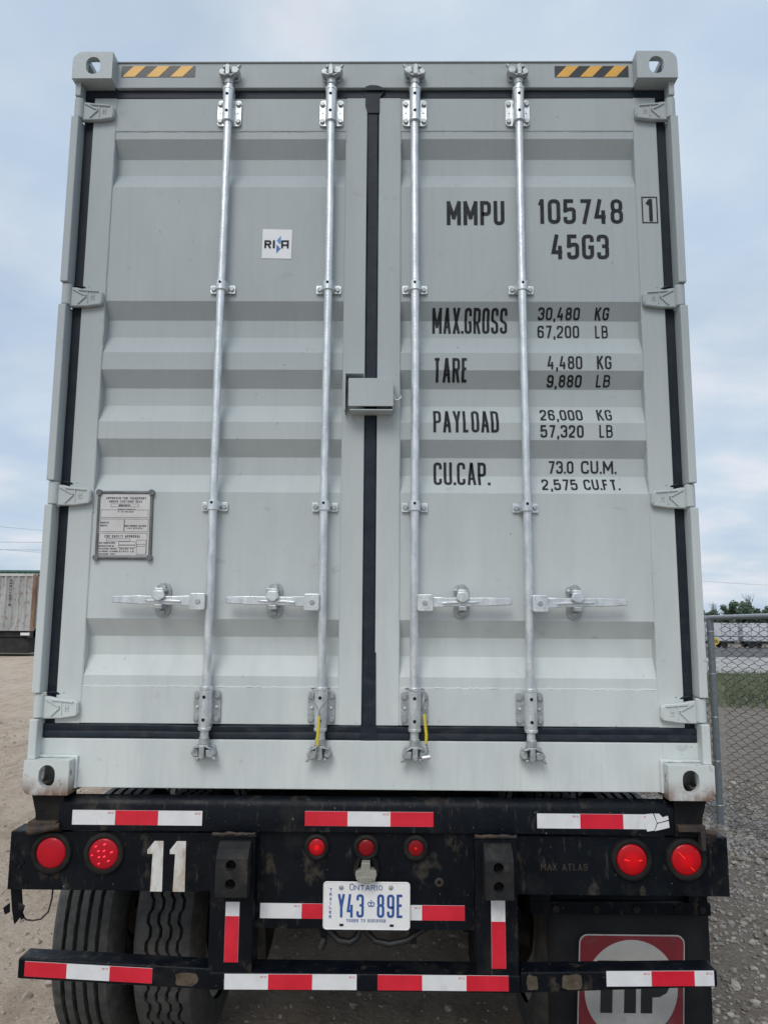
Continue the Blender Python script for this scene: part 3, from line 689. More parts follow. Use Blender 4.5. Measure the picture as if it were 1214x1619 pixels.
# locking gear
bolt_me = MB(); bolt_me.lathe([(0, .0095), (-.006, .0095), (-.0075, .0080), (-.0075, 0.0001)], (0, 0, 0), 'y', 6); bolt_mesh = bolt_me.mesh('bolt', galvd)
stud = MB(); stud.lathe([(0, .0065), (-.003, .0065), (-.006, .0045), (-.007, .0001)], (0, 0, 0), 'y', 10); stud_mesh = stud.mesh('rivet', galv, 40)
dot_mesh = MB().lathe([(0, .0062), (-.0012, .0060), (-.0012, .0001)], (0, 0, 0), 'y', 12).mesh('hole', holeblack)
def bearing(x, z0, z1, rod, top):
    b = MB(); pl = rrect(x - .049, x + .049, z0, z1, .014)
    b.prism(pl, .0575, .0645)
    o = b.build('bearing_plate', galv if top else zcast, rod, bevel=.0012)
    zc0, zc1 = (z0 + .004, z1 + .026) if top else (z0 - .012, z1 + .010)
    s = MB(); R0 = .0218
    # saddle: a half-round sleeve on the plate
    vs = []; sec = [(-R0, .058)] + [(R0 * math.cos(t), .031 - R0 * math.sin(t)) for t in [rad(180 - 180 * k / 12) for k in range(13)]] + [(R0, .058)]
    s.prism([], 0, 0) if 0 else None
    n = len(sec); vs = [(x + a, y, zc0) for a, y in sec] + [(x + a, y, zc1) for a, y in sec]
    s.add(vs, [(i, i + 1, i + 1 + n, i + n) for i in range(n - 1)] + [list(range(n)), list(range(2 * n - 1, n - 1, -1))])
    s.build('bearing_sleeve', galv, rod, bevel=.0012, smooth=35)
    for zz in ((zc0 - .006, zc0 + .005), (zc1 - .006, zc1 + .007)):
        MB().tube([(x, .0315, zz[0]), (x, .0315, zz[1])], .0238, 18).build('collar', galv, rod, bevel=.002, smooth=40)
    for dx in (-.037, .037):
        for zz in (z0 + .019, z1 - .019): link('bolt', bolt_mesh, rod, (x + dx, .0575, zz), (0, random.random(), 0), (1.12, 1.12, 1.12))
        link('rivet', stud_mesh, rod, (x + dx * .95, .0575, (z0 + z1) / 2), scale=(1, 1, 1) if not top else (.5, .5, .5))
    for zz in (zc0 + .032, zc1 - .030): link('pin_hole', dot_mesh, rod, (x - .001, .0089, zz))
def guide(x, zc, rod):
    b = MB().prism(rrect(x - .049, x + .049, zc - .017, zc + .017, .005), .0595, .0645)
    b.build('guide_plate', galv, rod, bevel=.001)
    s = MB(); R0 = .0215; sec = [(-R0 - .006, .0592), (-R0, .050)] + [(R0 * math.cos(t), .031 - R0 * math.sin(t)) for t in [rad(180 - 180 * k / 12) for k in range(13)]] + [(R0, .050), (R0 + .006, .0592)]
    n = len(sec); z0, z1 = zc - .016, zc + .020
    s.add([(x + a, y, z0) for a, y in sec] + [(x + a, y, z1) for a, y in sec], [(i, i + 1, i + 1 + n, i + n) for i in range(n - 1)] + [list(range(n)), list(range(2 * n - 1, n - 1, -1))])
    s.build('guide_strap', galv, rod, bevel=.001, smooth=35)
    for dx in (-.036, .036): link('bolt', bolt_mesh, rod, (x + dx, .0595, zc + random.uniform(-.002, .002)), (0, random.random(), 0))
    link('pin_hole', dot_mesh, rod, (x - .001, .0092, zc + .010), scale=(.85, 1, .85))
def keeper(x, z, rod, up, flip):
    """cam and keeper at the end of a lock rod; up: on the header, else on the sill"""
    s = 1 if up else -1; f = -1 if flip else 1
    k = MB()
    def px(poly, y0, y1): k.prism([(x + f * a * 1.28, z + s * c * 1.05) for a, c in poly], y0, y1)
    px([(-.026, -.020), (.028, -.020), (.034, .002), (.028, .022), (-.022, .026), (-.032, .008)], .046, .057)
    px([(.008, -.008), (.028, -.012), (.036, .006), (.026, .020), (.010, .018)], .010, .046)          # hook lug
    px([(-.030, -.010), (-.014, -.014), (-.012, .014), (-.026, .018), (-.034, .004)], .018, .046)      # second lug
    px([(.022, .016), (.034, .030), (.040, .030), (.033, .012)], .012, .028)                           # horn
    px([(-.020, .016), (-.016, .030), (-.010, .030), (-.010, .016)], .014, .030)
    k.build('cam_keeper', zcast, rod, bevel=.0035, smooth=50)
    c = MB()
    def pc(poly, y0, y1): c.prism([(x + f * a * 1.22, z + s * q) for a, q in poly], y0, y1)
    pc([(-.008, -.024), (.006, -.024), (.007, .014), (.000, .024), (-.009, .018)], .000, .040)
    pc([(-.026, -.012), (-.006, -.019), (.010, -.019), (.028, -.008), (.026, -.014), (.010, -.026), (-.008, -.026), (-.028, -.018)], .004, .030)
    c.tube([(x, .031, z - s * .050), (x, .031, z - s * .020)], .0185, 14)
    c.tube([(x, .031, z - s * .026), (x, .031, z - s * .020)], .0225, 14)
    c.build('rod_cam', zcast, rod, bevel=.0028, smooth=50)
RX = [-.589, -.1715, .1675, .5855]
rods = []
for i, x in enumerate(RX):
    sx = -1 if x < 0 else 1
    b = MB(); n = 40
    b.tube([(x + .0016 * math.sin(k * .21 + i * 1.7), .031 + .001 * math.sin(k * .33 + i), 1.372 + (3.995 - 1.372) * k / n) for k in range(n + 1)], .0158, 18)
    rod = b.build('lock_rod', galv, box_c, smooth=50); rods.append(rod)
    bearing(x, 3.808, 3.922, rod, True); bearing(x, 1.441, 1.561, rod, False)
    guide(x, 3.107, rod); guide(x, 2.240, rod)
    keeper(x, 4.020, rod, True, i in (2, 3)); keeper(x, 1.348, rod, False, i in (1, 2))
    # handle
    zc = 1.882; hx0, hx1 = x + sx * .010, x + sx * .066
    MB().prism(rrect(min(hx0, hx1), max(hx0, hx1), zc - .030, zc + .031, .007), .004, .034).build('handle_hub', galv, rod, bevel=.002)
    link('bolt', bolt_mesh, rod, (x + sx * .036, .004, zc + .001), scale=(1.05, .6, 1.05))
    hb = MB(); tipx = x + sx * .355; zt = zc + .006 + (.003 if sx > 0 else 0)
    P = [(x + sx * .064, .020), (x + sx * .105, .0185), (x + sx * .115, .017), (x + sx * .235, .0165), (x + sx * .25, .0175), (tipx - sx * .006, .0135), (tipx, .010)]
    up = [(px_, zc + .002 + h + .004 * (abs(px_ - x) / .355)) for px_, h in P]; lo = [(px_, zc + .002 - h + .006 * (abs(px_ - x) / .355)) for px_, h in P]
    hb.prism(up + lo[::-1], .014, .024)
    ho = hb.build('handle', galv, rod, bevel=.003, smooth=40)
    MB().prism([(x + sx * .10, zc - .004), (x + sx * .14, zc - .001), (x + sx * .22, zc + .002), (x + sx * .235, zc + .005), (x + sx * .14, zc + .006), (x + sx * .10, zc + .003)], .006, .016).build('handle_rib', galv, rod, bevel=.0015)
    cx = x + sx * .1745 - (.006 if sx < 0 else .001) 
    MB().prism(stadium(cx, zc + .007, .058, .130), .0605, .0695).build('catch_plate', zcast, rod, bevel=.0015, smooth=40)
    k = MB()
    k.prism([(cx - .018, zc + .040), (cx + .018, zc + .040), (cx + .025, zc + .016), (cx + .006, zc + .002), (cx - .006, zc + .002), (cx - .025, zc + .016)], -.004, .010)
    k.prism([(cx - .016, zc + .050), (cx + .016, zc + .050), (cx + .017, zc + .036), (cx - .017, zc + .036)], .004, .061)
    k.build('catch_lid', galv, rod, bevel=.003, smooth=40)
    MB().box(cx - .015, cx + .015, .000, .062, zc - .028, zc - .010).build('catch_hook', galvd, rod, bevel=.003)
    link('bolt', bolt_mesh, rod, (cx, .0605, zc + .056), scale=(1.35, 1.2, 1.35)); link('bolt', bolt_mesh, rod, (cx, .0605, zc - .040), scale=(1.2, 1, 1.2))
    link('rivet', stud_mesh, rod, (cx - .024, .048, zc + .048))

# cable seals
def twist(mb, pts, r, rr, turns):
    P = [Vector(p) for p in pts]; n = 40; out = [[], []]
    for k in range(n + 1):
        t = k / n * (len(P) - 1); i = min(int(t), len(P) - 2); q = P[i].lerp(P[i + 1], t - i); a = turns * 2 * math.pi * k / n
        for s in (0, 1): out[s].append(q + Vector((math.cos(a + s * math.pi), math.sin(a + s * math.pi), 0)) * rr)
    for o in out: mb.tube(o, r, 6)
x = RX[1]
s1 = thing('cable_seal', 'wire seal with yellow sleeve hanging straight down the second rod from the left', 'seal', (x, 0, 1.34), 'cable seals on the inner rods')
def wpart(par, *paths, r_=.0022):
    for p in paths: MB().tube(p, r_, 6).build('wire', wire_m, par, smooth=60)
def tpart(par, pts, n):
    b = MB(); twist(b, pts, .0022, .0021, n); b.build('wire_twist', wire_m, par, smooth=60)['kind'] = 'stuff'
wpart(s1, [(x - .004, -.012, 1.503), (x - .018, -.008, 1.525), (x - .027, -.002, 1.545), (x - .022, -.004, 1.566), (x - .034, .03, 1.572), (x, .066, 1.574), (x + .034, .03, 1.572), (x + .024, .0, 1.566), (x + .027, -.002, 1.545), (x + .016, -.010, 1.522), (x, -.012, 1.503)])
tpart(s1, [(x - .002, -.012, 1.504), (x - .001, -.013, 1.478)], 2); tpart(s1, [(x - .005, -.013, 1.382), (x - .010, -.008, 1.352), (x - .004, .004, 1.335)], 3)
MB().tube([(x - .001, -.014, 1.481), (x - .002, -.0145, 1.45), (x - .005, -.0145, 1.41), (x - .0055, -.013, 1.379)], [.0048, .0054, .0054, .0048], 10).build('sleeve', sealy, s1, smooth=60)
x = RX[2]
s2 = thing('cable_seal', 'wire seal with yellow sleeve curving off the right side of the third rod', 'seal', (x, 0, 1.34), 'cable seals on the inner rods')
wpart(s2, [(x + .034, -.008, 1.486), (x + .030, -.008, 1.520), (x + .020, -.008, 1.550), (x, -.006, 1.570), (x - .026, .0, 1.574), (x - .034, .03, 1.574), (x, .066, 1.574), (x + .034, .03, 1.57), (x + .030, .0, 1.53), (x + .034, -.006, 1.486)], r_=.0026)
tpart(s2, [(x + .039, -.008, 1.392), (x + .045, -.006, 1.362), (x + .040, .004, 1.340)], 3)
MB().tube([(x + .033, -.010, 1.490), (x + .036, -.011, 1.455), (x + .040, -.011, 1.42), (x + .039, -.010, 1.390)], [.0048, .0054, .0054, .0048], 10).build('sleeve', sealy, s2, smooth=60)
MB().tube([(x + .024, -.004, 1.338), (x + .055, -.004, 1.343)], .008, 10).build('lock_body', galv, s2, bevel=.002, smooth=50)

# ------------------------------------------------------------------ the trailer chassis
dark_bolt = bolt_me.mesh('bolt', blackd)
ch = thing('container_chassis', 'black dusty container trailer chassis with red and white tape, tail lights and plate', 'trailer', (0, .9, 0))
b = MB().prismx([(.035, 1.073), (.035, 1.158), (.043, 1.176), (.056, 1.186), (.078, 1.188), (.092, 1.180), (.092, 1.073)], -1.098, 1.083)
b.build('rear_bolster', blackp, ch, bevel=.003, smooth=45)
wing = []
for sx in (-1, 1):
    xa, xb = min(sx * .392, sx * 1.272), max(sx * .392, sx * 1.272)
    b = MB().box(xa, xb, .050, .058, .867, 1.064)
    b.box(xa, xb, .058, .150, 1.057, 1.064); b.box(xa, xb, .058, .130, .867, .874)
    b.box(min(sx * 1.266, sx * 1.272), max(sx * 1.266, sx * 1.272), .058, .15, .874, 1.057)
    wing.append(b.build('light_panel', blackp, ch, bevel=.003))
cp = MB().box(-.392, .392, .052, .062, .747, 1.073); cp.box(-.392, .392, .062, .16, .747, .760)
cp = cp.build('rear_plate', blackp, ch, bevel=.002)
def tape(pts, first, vertical=False, y=.0, slope=0.0, names=True, drop=0):
    """pts: ends of the segments along x (or down z), first: colour of the first segment"""
    b = MB()
    (u0, v0, v1) = (pts[0], pts[1], pts[2]); cuts = pts[3]
    def q(u, v): return (v, u) if vertical else (u, v + slope * (u - cuts[0]))
    b.prism([q(cuts[0], v0), q(cuts[-1], v0), q(cuts[-1], v1), q(cuts[0], v1)], y - .0012, y + .0006)
    t = b.build('reflective_tape', tapew, ch)
    for i in range(len(cuts) - 1):
        red = (i % 2 == 0) == (first == 'r')
        if red:
            MB().prism([q(cuts[i], v0 + .0004), q(cuts[i + 1], v0 + .0004), q(cuts[i + 1], v1 - .0004), q(cuts[i], v1 - .0004)], y - .0019, y - .0010).build('red_segment', taper, t)
        elif not vertical and names:
            e = text_mb('DOT-C2', max(cuts[i], cuts[i + 1]) - .026, max(cuts[i], cuts[i + 1]) - .006, v1 - .012 + slope * (cuts[i + 1] - cuts[0]), v1 - .006 + slope * (cuts[i + 1] - cuts[0]), .0008, y - .0016)
            e.build('tape_print', taper, t, fixn=False)
    return t
yb = .035
tape((0, 1.093, 1.143, [-1.049, -.896, -.743, -.586]), 'w', y=yb)
tape((0, 1.096, 1.146, [-.221, -.070, .082, .234]), 'r', y=yb)
tape((0, 1.095, 1.145, [.600, .752, .903, 1.002]), 'w', y=yb)
tp = MB(); 
for poly in ([(.985, 1.088), (1.010, 1.092), (1.020, 1.118), (1.008, 1.148), (.984, 1.146), (.979, 1.112)], [(1.012, 1.090), (1.048, 1.098), (1.064, 1.102), (1.062, 1.124), (1.040, 1.118), (1.023, 1.114)],
             [(1.022, 1.118), (1.040, 1.122), (1.062, 1.129), (1.060, 1.141), (1.042, 1.136), (1.030, 1.148), (1.012, 1.148)]):
    tp.prism(poly, yb - .004, yb + .0006)
tp.build('peeling_tape', tapew, ch)['label'] = 'cracked and peeling white end of the reflective tape'
tape((0, .781, .831, [-.374, -.228, -.076]), 'w', y=.052, slope=-.002); tape((0, .779, .829, [.042, .194, .344]), 'w', y=.052)
# posts and dock bumpers
for x0, x1, bx0, bx1 in ((-.540, -.389, -.511, -.401), (.376, .521, .403, .500)):
    b = MB().box(x0, x1, 0, .115, .572, 1.074)
    b.box(x0 - .004, x1 + .006, -.004, .115, 1.066, 1.0725)
    b.build('upright_post', blackp, ch, bevel=.005)
    bd = MB(); bd.tube([(x0 + (x1 - x0) * k / 14, -.001, 1.0765 + random.uniform(-.002, .002)) for k in range(15)], [.006 * random.uniform(.7, 1.3) for _ in range(15)], 6)
    bd.build('weld_bead', rustblack, ch, smooth=60)
    xm = (bx0 + bx1) / 2; w = bx1 - bx0
    vs = []
    secp = [(-.001, .884), (-.062, .888), (-.064, .98), (-.060, 1.012), (-.040, 1.038), (-.012, 1.054), (-.001, 1.056)]
    b = MB().prismx(secp, bx0, bx1); db = b.build('dock_bumper', bumprub, ch)
    boolcut(db, [MB().prism(disc(xm - .003, .990, .0175), -.09, -.022), MB().prism(disc(xm - .003, .930, .0175), -.09, -.022)])
    md = db.modifiers.new('bevel', 'BEVEL'); md.width = .006; md.segments = 2; md.limit_method = 'ANGLE'; md.angle_limit = rad(35)
    for z in (.988, .928): link('bolt', dark_bolt, db, (xm - .003, -.0225, z), scale=(1.0, 1.2, 1.0))
tape((0, -.4845, -.4365, [.853, .807, .659]), 'w', vertical=True, y=-.0005)
tape((0, .429, .4775, [.866, .798, .648]), 'w', vertical=True, y=-.0005)
# rear impact guard
b = MB().box(-.532, .526, -.004, .100, .5705, .627)
b.build('impact_guard_bar', blackp, ch, bevel=.006, seg=3)
for sx, ends in ((-1, (.526, 1.190, .570, .638, .599, .665)), (1, (.526, 1.191, .571, .637, .598, .651))):
    xa, xb, z0, z1, z2, z3 = ends; b = MB()
    ys_ = (-.003, .078)
    vs = [(sx * xa, y, z) for y in ys_ for z in (z0, z1)] + [(sx * xb, y, z) for y in ys_ for z in (z2, z3)]
    b.add(vs, [(0, 1, 3, 2), (4, 6, 7, 5), (0, 4, 5, 1), (2, 3, 7, 6), (1, 5, 7, 3), (0, 2, 6, 4)])
    b.build('impact_guard_bar', blackp, ch, bevel=.006, seg=3)
def dotpatch(x, z, w, h, y):
    pts = []
    for k in range(14):
        t = 2 * math.pi * k / 14; rr = 1 + .28 * noise.noise((math.cos(t) * 2 + x * 9, math.sin(t) * 2, z)); pts.append((x + w * rr * (abs(math.cos(t)) ** .6) * math.copysign(1, math.cos(t)), z + h * rr * (abs(math.sin(t)) ** .6) * math.copysign(1, math.sin(t))))
    return pts
mud_m = mat('dried_mud', (0.050, 0.040, 0.028), (0.105, 0.082, 0.055), scale=40, rough=.95, bump=.9, bscale=90)
for x, z, w, h in ((-.61, .605, .040, .022), (.70, .608, .036, .025), (.565, .605, .020, .024)):
    MB().prism(dotpatch(x, z, w, h, 0), -.0052, .0).build('mud_patch', mud_m, ch)
tape((0, .608, .656, [-1.165, -1.021, -.873, -.727]), 'r', y=-.0035, slope=-.042)
tape((0, .5745, .6235, [-.480, -.331, -.181, -.030]), 'w', y=-.0045, slope=.006)
tape((0, .5775, .6265, [.041, .192, .342, .485]), 'r', y=-.0045, slope=.002)
tape((0, .597, .645, [.816, .968, 1.113, 1.179]), 'w', y=-.0035, slope=.015)
# tail lights
def lamp(name, x, z, r, ring, lensm, dome, label=None, rx=0.0):
    b = MB(); b.lathe([(.012, ring), (-.004, ring), (-.012, ring - .004), (-.0145, ring - .010), (-.0135, r + .004), (-.008, r), (.004, r)], (x, .050, z), 'y', 40)
    g = b.build(name, rubbring, ch, smooth=35)
    if label: g['label'] = label
    l = MB(); n = 8
    l.lathe([(-.0075 - dome * math.cos(rad(90) * k / n), max(1e-4, r * math.sin(rad(90) * k / n))) for k in range(n + 1)], (x, .050, z), 'y', 40)
    l.build('lens', lensm, g, smooth=60, at=(x, .042, z))
    return g
lamp('tail_light', -1.120, .994, .0525, .073, lens_off, .010, 'unlit round red tail light')
g = lamp('tail_light', -.933, .993, .0525, .073, lens_off, .009, 'red tail light with ten lit diodes')
leds = [(-.033, .026), (-.0, .034), (-.022, .010), (.0, .011), (.028, .006), (-.046, -.006), (-.018, -.012), (.002, -.010), (.018, -.026), (-.018, -.036)]
lm = MB().lathe([(0, .0045), (-.002, .0035), (-.0024, .0001)], (0, 0, 0), 'y', 8).mesh('diode', led_m)
for dx, dz in leds: link('diode', lm, g, (-.929 + dx * .92, .0345 + (dx * dx + dz * dz) * 1.7, .995 + dz * .92), (0, rad(-30), 0), (1.3, 1, .55))
glow_m = mat('bulb_glint', (0.9, 0.05, 0.02), rough=.3, emit=((1, 0.03, 0.015), 0.9))
def glint(g_, cx, cz, segs):
    for (ax_, az, bx_, bz, w) in segs:
        n = 5; pts = []
        for k in range(n + 1):
            x = ax_ + (bx_ - ax_) * k / n; z = az + (bz - az) * k / n; rr = math.hypot(x, z) / .0525; pts.append((cx + x, .0345 - .0005 + .010 * (1 - math.sqrt(max(0, 1 - rr * rr))) - .0022, cz + z))
        MB().tube(pts, [w * .3] + [w] * (n - 1) + [w * .3], 6).build('filament_glint', glow_m, g_, smooth=60)
g = lamp('tail_light', .931, .990, .0525, .073, lens_on, .010, 'lit round red tail light'); glint(g, .931, .990, [(-.030, .003, -.010, -.001, .0011), (.020, -.001, .034, .001, .0013)])
g = lamp('tail_light', 1.122, .992, .0525, .073, lens_on, .010, 'lit round red tail light at the end of the panel'); glint(g, 1.122, .992, [(-.030, .028, -.006, .004, .0009), (.010, -.022, .026, -.036, .0009)])
lamp('marker_light', -.178, 1.022, .029, .046, lens_mk2, .007, 'small marker light with the brightest red lens')
lamp('marker_light', -.003, 1.022, .028, .046, lens_mk, .007); lamp('marker_light', .172, 1.022, .027, .046, lens_mk, .004)
# plate lamp and licence plate
UPL = .016
for poly in ([(-.030, .985), (-.045, .955), (-.046, .932), (-.034, .930), (-.032, .948), (-.022, .978)], [(.026, .985), (.040, .970), (.044, .936), (.030, .930), (.028, .948), (.018, .978)]):
    MB().prism([(x, z + .008) for x, z in poly], .024, .052).build('lamp_bracket', blackd, ch, bevel=.002)
b = MB(); b.prism([(x, z + .010) for x, z in [(-.018, .972), (.012, .972), (.013, .948), (.034, .944), (.036, .926), (-.040, .926), (-.038, .942), (-.020, .947)]], .008, .048)
b.prism([(x, z + UPL) for x, z in [(-.037, .922), (.033, .922), (.032, .912), (.018, .902), (-.004, .898), (-.024, .903), (-.037, .913)]], .002, .034)
pl = b.build('plate_lamp', lampgrey, ch, bevel=.003)
for k in range(6): MB().box(-.030 + k * .0115, -.0275 + k * .0115, -.0005, .004, .904 + UPL, .920 + UPL).build('lamp_rib', lampgrey, pl)
lp = MB().prism(rrect(-.1525, .1525, .7495, .9085, .013), .0405, .0425).build('license_plate', platew, ch, bevel=.0006)
lp['label'] = 'white Ontario trailer plate with blue characters'
rim = MB(); P = rrect(-.1505, .1505, .7515, .9065, .012); P3 = [(a, .0400, c) for a, c in P]; rim.tube(P3 + [P3[0]], .0013, 6, cap=False); rim.build('plate_rim', platew, lp, smooth=60)
yp = .0396
b = MB()
cells = [('Y', -.1010, -.0755), ('4', -.0690, -.0440), ('3', -.0355, -.0095), ('8', .0365, .0620), ('9', .0715, .0970), ('E', .1050, .1290)]
for c, xa, xb in cells: text_mb(c, xa, xb, .7905, .8675, .0085, yp, mb=b)
# crown
for poly in ([(.0065, .8265), (.0255, .8265), (.0255, .8300), (.0065, .8300)], [(.0145, .8455), (.0175, .8455), (.0175, .8490), (.0145, .8490)]): b.add([(x, yp, z) for x, z in poly], [(0, 1, 2, 3)])
ribbon(b, [Vector((.007, .830)), Vector((.0045, .838)), Vector((.010, .842)), Vector((.016, .836)), Vector((.022, .842)), Vector((.0275, .838)), Vector((.025, .830))], False, .0026, yp)
ribbon(b, [Vector((.016, .830)), Vector((.016, .846))], False, .0024, yp - .0001)
text_mb('O', -.0600, -.0440, .8800, .9020, .0026, yp, mb=b); text_mb('NTARIO', -.0415, .0560, .8810, .8975, .0022, yp, gap=.30, mb=b, serif=.0016)
text_mb('YOURS TO DISCOVER', -.0700, .0670, .7755, .7855, .0017, yp, gap=.38, mb=b, serif=.0010)
for i, c in enumerate('TRAILER'): text_mb(c, -.1295 - .0002 * i + (.002 if c == 'I' else 0), -.1215 - .0002 * i - (.002 if c == 'I' else 0), .8770 - i * .0148, .8860 - i * .0148, .0019, yp, mb=b, serif=.0012)
b.build('lettering', plateb, lp, fixn=False)
for x, z in ((-.0895, .8895), (.0845, .8905)): link('bolt', MB().lathe([(0, .0085), (-.003, .008), (-.005, .004), (-.0052, .0001)], (0, 0, 0), 'y', 14).mesh('bolt', rustblack if x > 9 else galvd, 40), lp, (x, .0405, z))
for x, z in ((-.0870, .7655), (.0880, .7650)): MB().prism(rrect(x - .0075, x + .0075, z - .004, z + .004, .0035), .0395, .0400).build('slot', holeblack, lp)
# stencilled 11, raised maker's name, dents
b = MB()
for x in (-.780, -.700): b.add([(x + a, .0490, c) for a, c in [(.016, .866), (.058, .866), (.056, 1.036), (.024, 1.036), (.0, 1.006), (.0, .992), (.019, .992)]], [(0, 1, 2, 3, 6), (3, 4, 5, 6)])
b.build('fleet_number', paintw, wing[0], fixn=False)['label'] = 'rust-stained white number 11'
text_mb('MAX ATLAS', .612, .776, .951, .973, .0030, .0482, gap=.35, serif=.002).build('raised_lettering', rustblack, wing[1], fixn=False)['label'] = 'faint raised words MAX ATLAS'
for x, z in ((-1.245, .955), (-1.222, .958), (-1.232, .942), (-1.232, 1.005)):
    MB().lathe([(0, .008), (-.003, .0065), (-.0042, .0001)], (x, .050, z), 'y', 10).build('rivet', blackp, wing[0], smooth=50)
MB().lathe([(0, .016), (-.002, .013), (-.002, .007), (.0, .006)], (.255, .0515, .905), 'y', 14).build('weld_spot', rustblack, cp, smooth=40)
# twist locks under the bottom castings
for sx in (-1, 1):
    b = MB(); b.prism([(sx * 1.205, 1.199), (sx * 1.085, 1.199), (sx * 1.085, 1.066), (sx * 1.182, 1.066), (sx * 1.186, 1.13)], .040, .15)
    b.build('twist_lock', blackd, ch, bevel=.004)
    b = MB()
    if sx < 0:
        b.tube([(-1.205, .035, 1.086), (-1.19, .02, 1.075), (-1.15, .022, 1.080), (-1.09, .03, 1.090)], [.010, .017, .014, .012], 8); b.box(-1.20, -1.10, .018, .07, 1.088, 1.106)
    else:
        b.box(1.09, 1.186, .018, .07, 1.090, 1.112); b.tube([(1.15, .05, 1.084), (1.236, .05, 1.078)], .011, 10); b.box(1.166, 1.182, .012, .045, 1.030, 1.095)
    b.build('lock_handle', rustblack, ch, bevel=.003, smooth=45)
# left flap hanger, torn off, with its loose wire
b = MB(); b.prism([(-1.275, .870), (-1.236, .868), (-1.224, .775), (-1.252, .738), (-1.264, .790)], .078, .086); b.prism([(-1.236, .822), (-1.212, .808), (-1.216, .788), (-1.236, .800)], .060, .070); b.prism([(-1.270, .815), (-1.292, .798), (-1.284, .775), (-1.268, .782)], .070, .078)
b.prism([(-1.232, .778), (-1.222, .772), (-1.219, .760), (-1.229, .756)], .074, .088)
b.build('torn_hanger', blackp, ch, bevel=.002)['label'] = 'bent torn-off flap hanger below the left light panel'
b = MB(); pw = [(-1.130, .10, .868), (-1.132, .10, .82), (-1.142, .10, .775), (-1.165, .098, .752), (-1.195, .096, .747), (-1.215, .09, .752), (-1.226, .085, .766)]
b.tube(pw, .0032, 6); b.build('loose_wire', hose_m, ch, smooth=60)
# mud flap with its sign
b = MB(); n = 10
vs = []
for j in range(9):
    for i in range(n + 1):
        x = .672 + .602 * i / n; z = .80 - .56 * j / 8; vs.append((x, .250 + .006 * math.sin(i * .9) + .012 * (j / 8) ** 2, z))
b.add(vs, [(j * (n + 1) + i, j * (n + 1) + i + 1, (j + 1) * (n + 1) + i + 1, (j + 1) * (n + 1) + i) for j in range(8) for i in range(n)])
fl = b.build('mud_flap', flap_m, ch, smooth=60); md = fl.modifiers.new('s', 'SOLIDIFY'); md.thickness = .008
b = MB().box(.60, 1.27, .215, .240, .740, .785); b.box(.60, .68, .215, .30, .785, .87); b.box(1.19, 1.26, .215, .30, .785, .87)
fh = b.build('flap_hanger', blackp, ch, bevel=.003)
fb_mesh = dark_bolt
for x in (.695, .845, .995, 1.145, 1.235): link('bolt', fb_mesh, fh, (x, .215, .762), scale=(1.6, 1.2, 1.6))
sx0, sx1, sz0, sz1 = .776, 1.166, .272, .664
def lean(poly): return [(x + .055 * (z - .47), z) for x, z in poly]
ys1 = .236
b = MB().prism(lean(rrect(sx0, sx1, sz0, sz1, .03)), ys1, ys1 + .004); sg = b.build('flap_sign', tipwhite, fl)
sg['label'] = 'dirty red square sign with a white disc and black letters TIP'
b = MB().prism(lean(rrect(sx0 + .004, sx1 - .004, sz0 + .004, sz1 - .004, .027)), ys1 - .001, ys1 + .0005); link('sign_field', b.mesh('sign_field', tipred, off=worldloc(fl)), fl, worldloc(fl))
b = MB().prism(lean(disc(.970, .476, .171, 48)), ys1 - .002, ys1 - .0006); link('sign_disc', b.mesh('sign_disc', tipwhite, off=worldloc(fl)), fl, worldloc(fl))
b = MB()
for poly in ([(.845, .575), (.925, .575), (.925, .535), (.902, .535), (.902, .396), (.858, .396), (.858, .535), (.845, .535)], [(.945, .396), (.988, .396), (.988, .575), (.945, .575)],
             [(1.006, .396), (1.048, .396), (1.048, .450), (1.075, .452), (1.100, .466), (1.112, .49), (1.114, .525), (1.10, .558), (1.07, .575), (1.006, .575)]):
    b.prism(lean(poly), ys1 - .003, ys1 - .0016)
link('sign_letters', b.mesh('sign_letters', hblack, off=worldloc(fl)), fl, worldloc(fl))
# frame, axles, suspension
for sx in (-1, 1):
    x = sx * .44
    b = MB().box(x - .07, x + .07, .10, 11.6, 1.085, 1.10); b.box(x - .07, x + .07, .10, 11.6, .78, .795); b.box(x - .012, x + .012, .10, 11.6, .795, 1.085)
    b.build('frame_rail', blackd, ch)
    for y in (.35, 1.53, 2.7): MB().prismx([(y - .10, .78), (y + .10, .78), (y + .05, .52), (y - .05, .52)], x - .05, x + .05).build('spring_hanger', blackd, ch)
    for y in (.905, 2.155): MB().prismx([(y - .52, .60), (y, .53), (y + .52, .60), (y + .52, .635), (y, .585), (y - .52, .635)], x - .04, x + .04).build('leaf_spring', rustblack, ch)
for y in (.905, 2.155):
    MB().cyl((-.95, y, .5), (.95, y, .5), .062, 16).build('axle', rustblack, ch, smooth=50)
for sx in (-1, 1):
    for y in (.905, 2.155):
        MB().lathe([(-.13, .0001), (-.13, .205), (.10, .215), (.12, .19), (.12, .0001)], (sx * .585, y, .502), 'x', 28).build('brake_drum', blackd, ch, smooth=40)
        MB().lathe([(-.09, .0001), (-.09, .06), (-.05, .085), (.05, .085), (.09, .06), (.09, .0001)], (sx * .56, y - .30, .62), 'y', 20).build('brake_chamber', blackd, ch, smooth=40)
for y in (.14, 1.2, 2.5, 4.0, 5.5, 7.0, 8.5, 10.0, 11.4): MB().box(-.43, .43, y, y + .07, .86, 1.06).build('cross_beam', blackd, ch)
MB().box(-1.10, 1.10, 11.3, 11.5, 1.06, 1.19).build('front_bolster', blackp, ch)
for sx in (-1, 1):
    b = MB().box(sx * .62 - .05, sx * .62 + .05, 8.6, 8.7, .05, 1.07); b.box(sx * .62 - .14, sx * .62 + .14, 8.5, 8.8, .0, .05); b.build('landing_leg', blackd, ch)
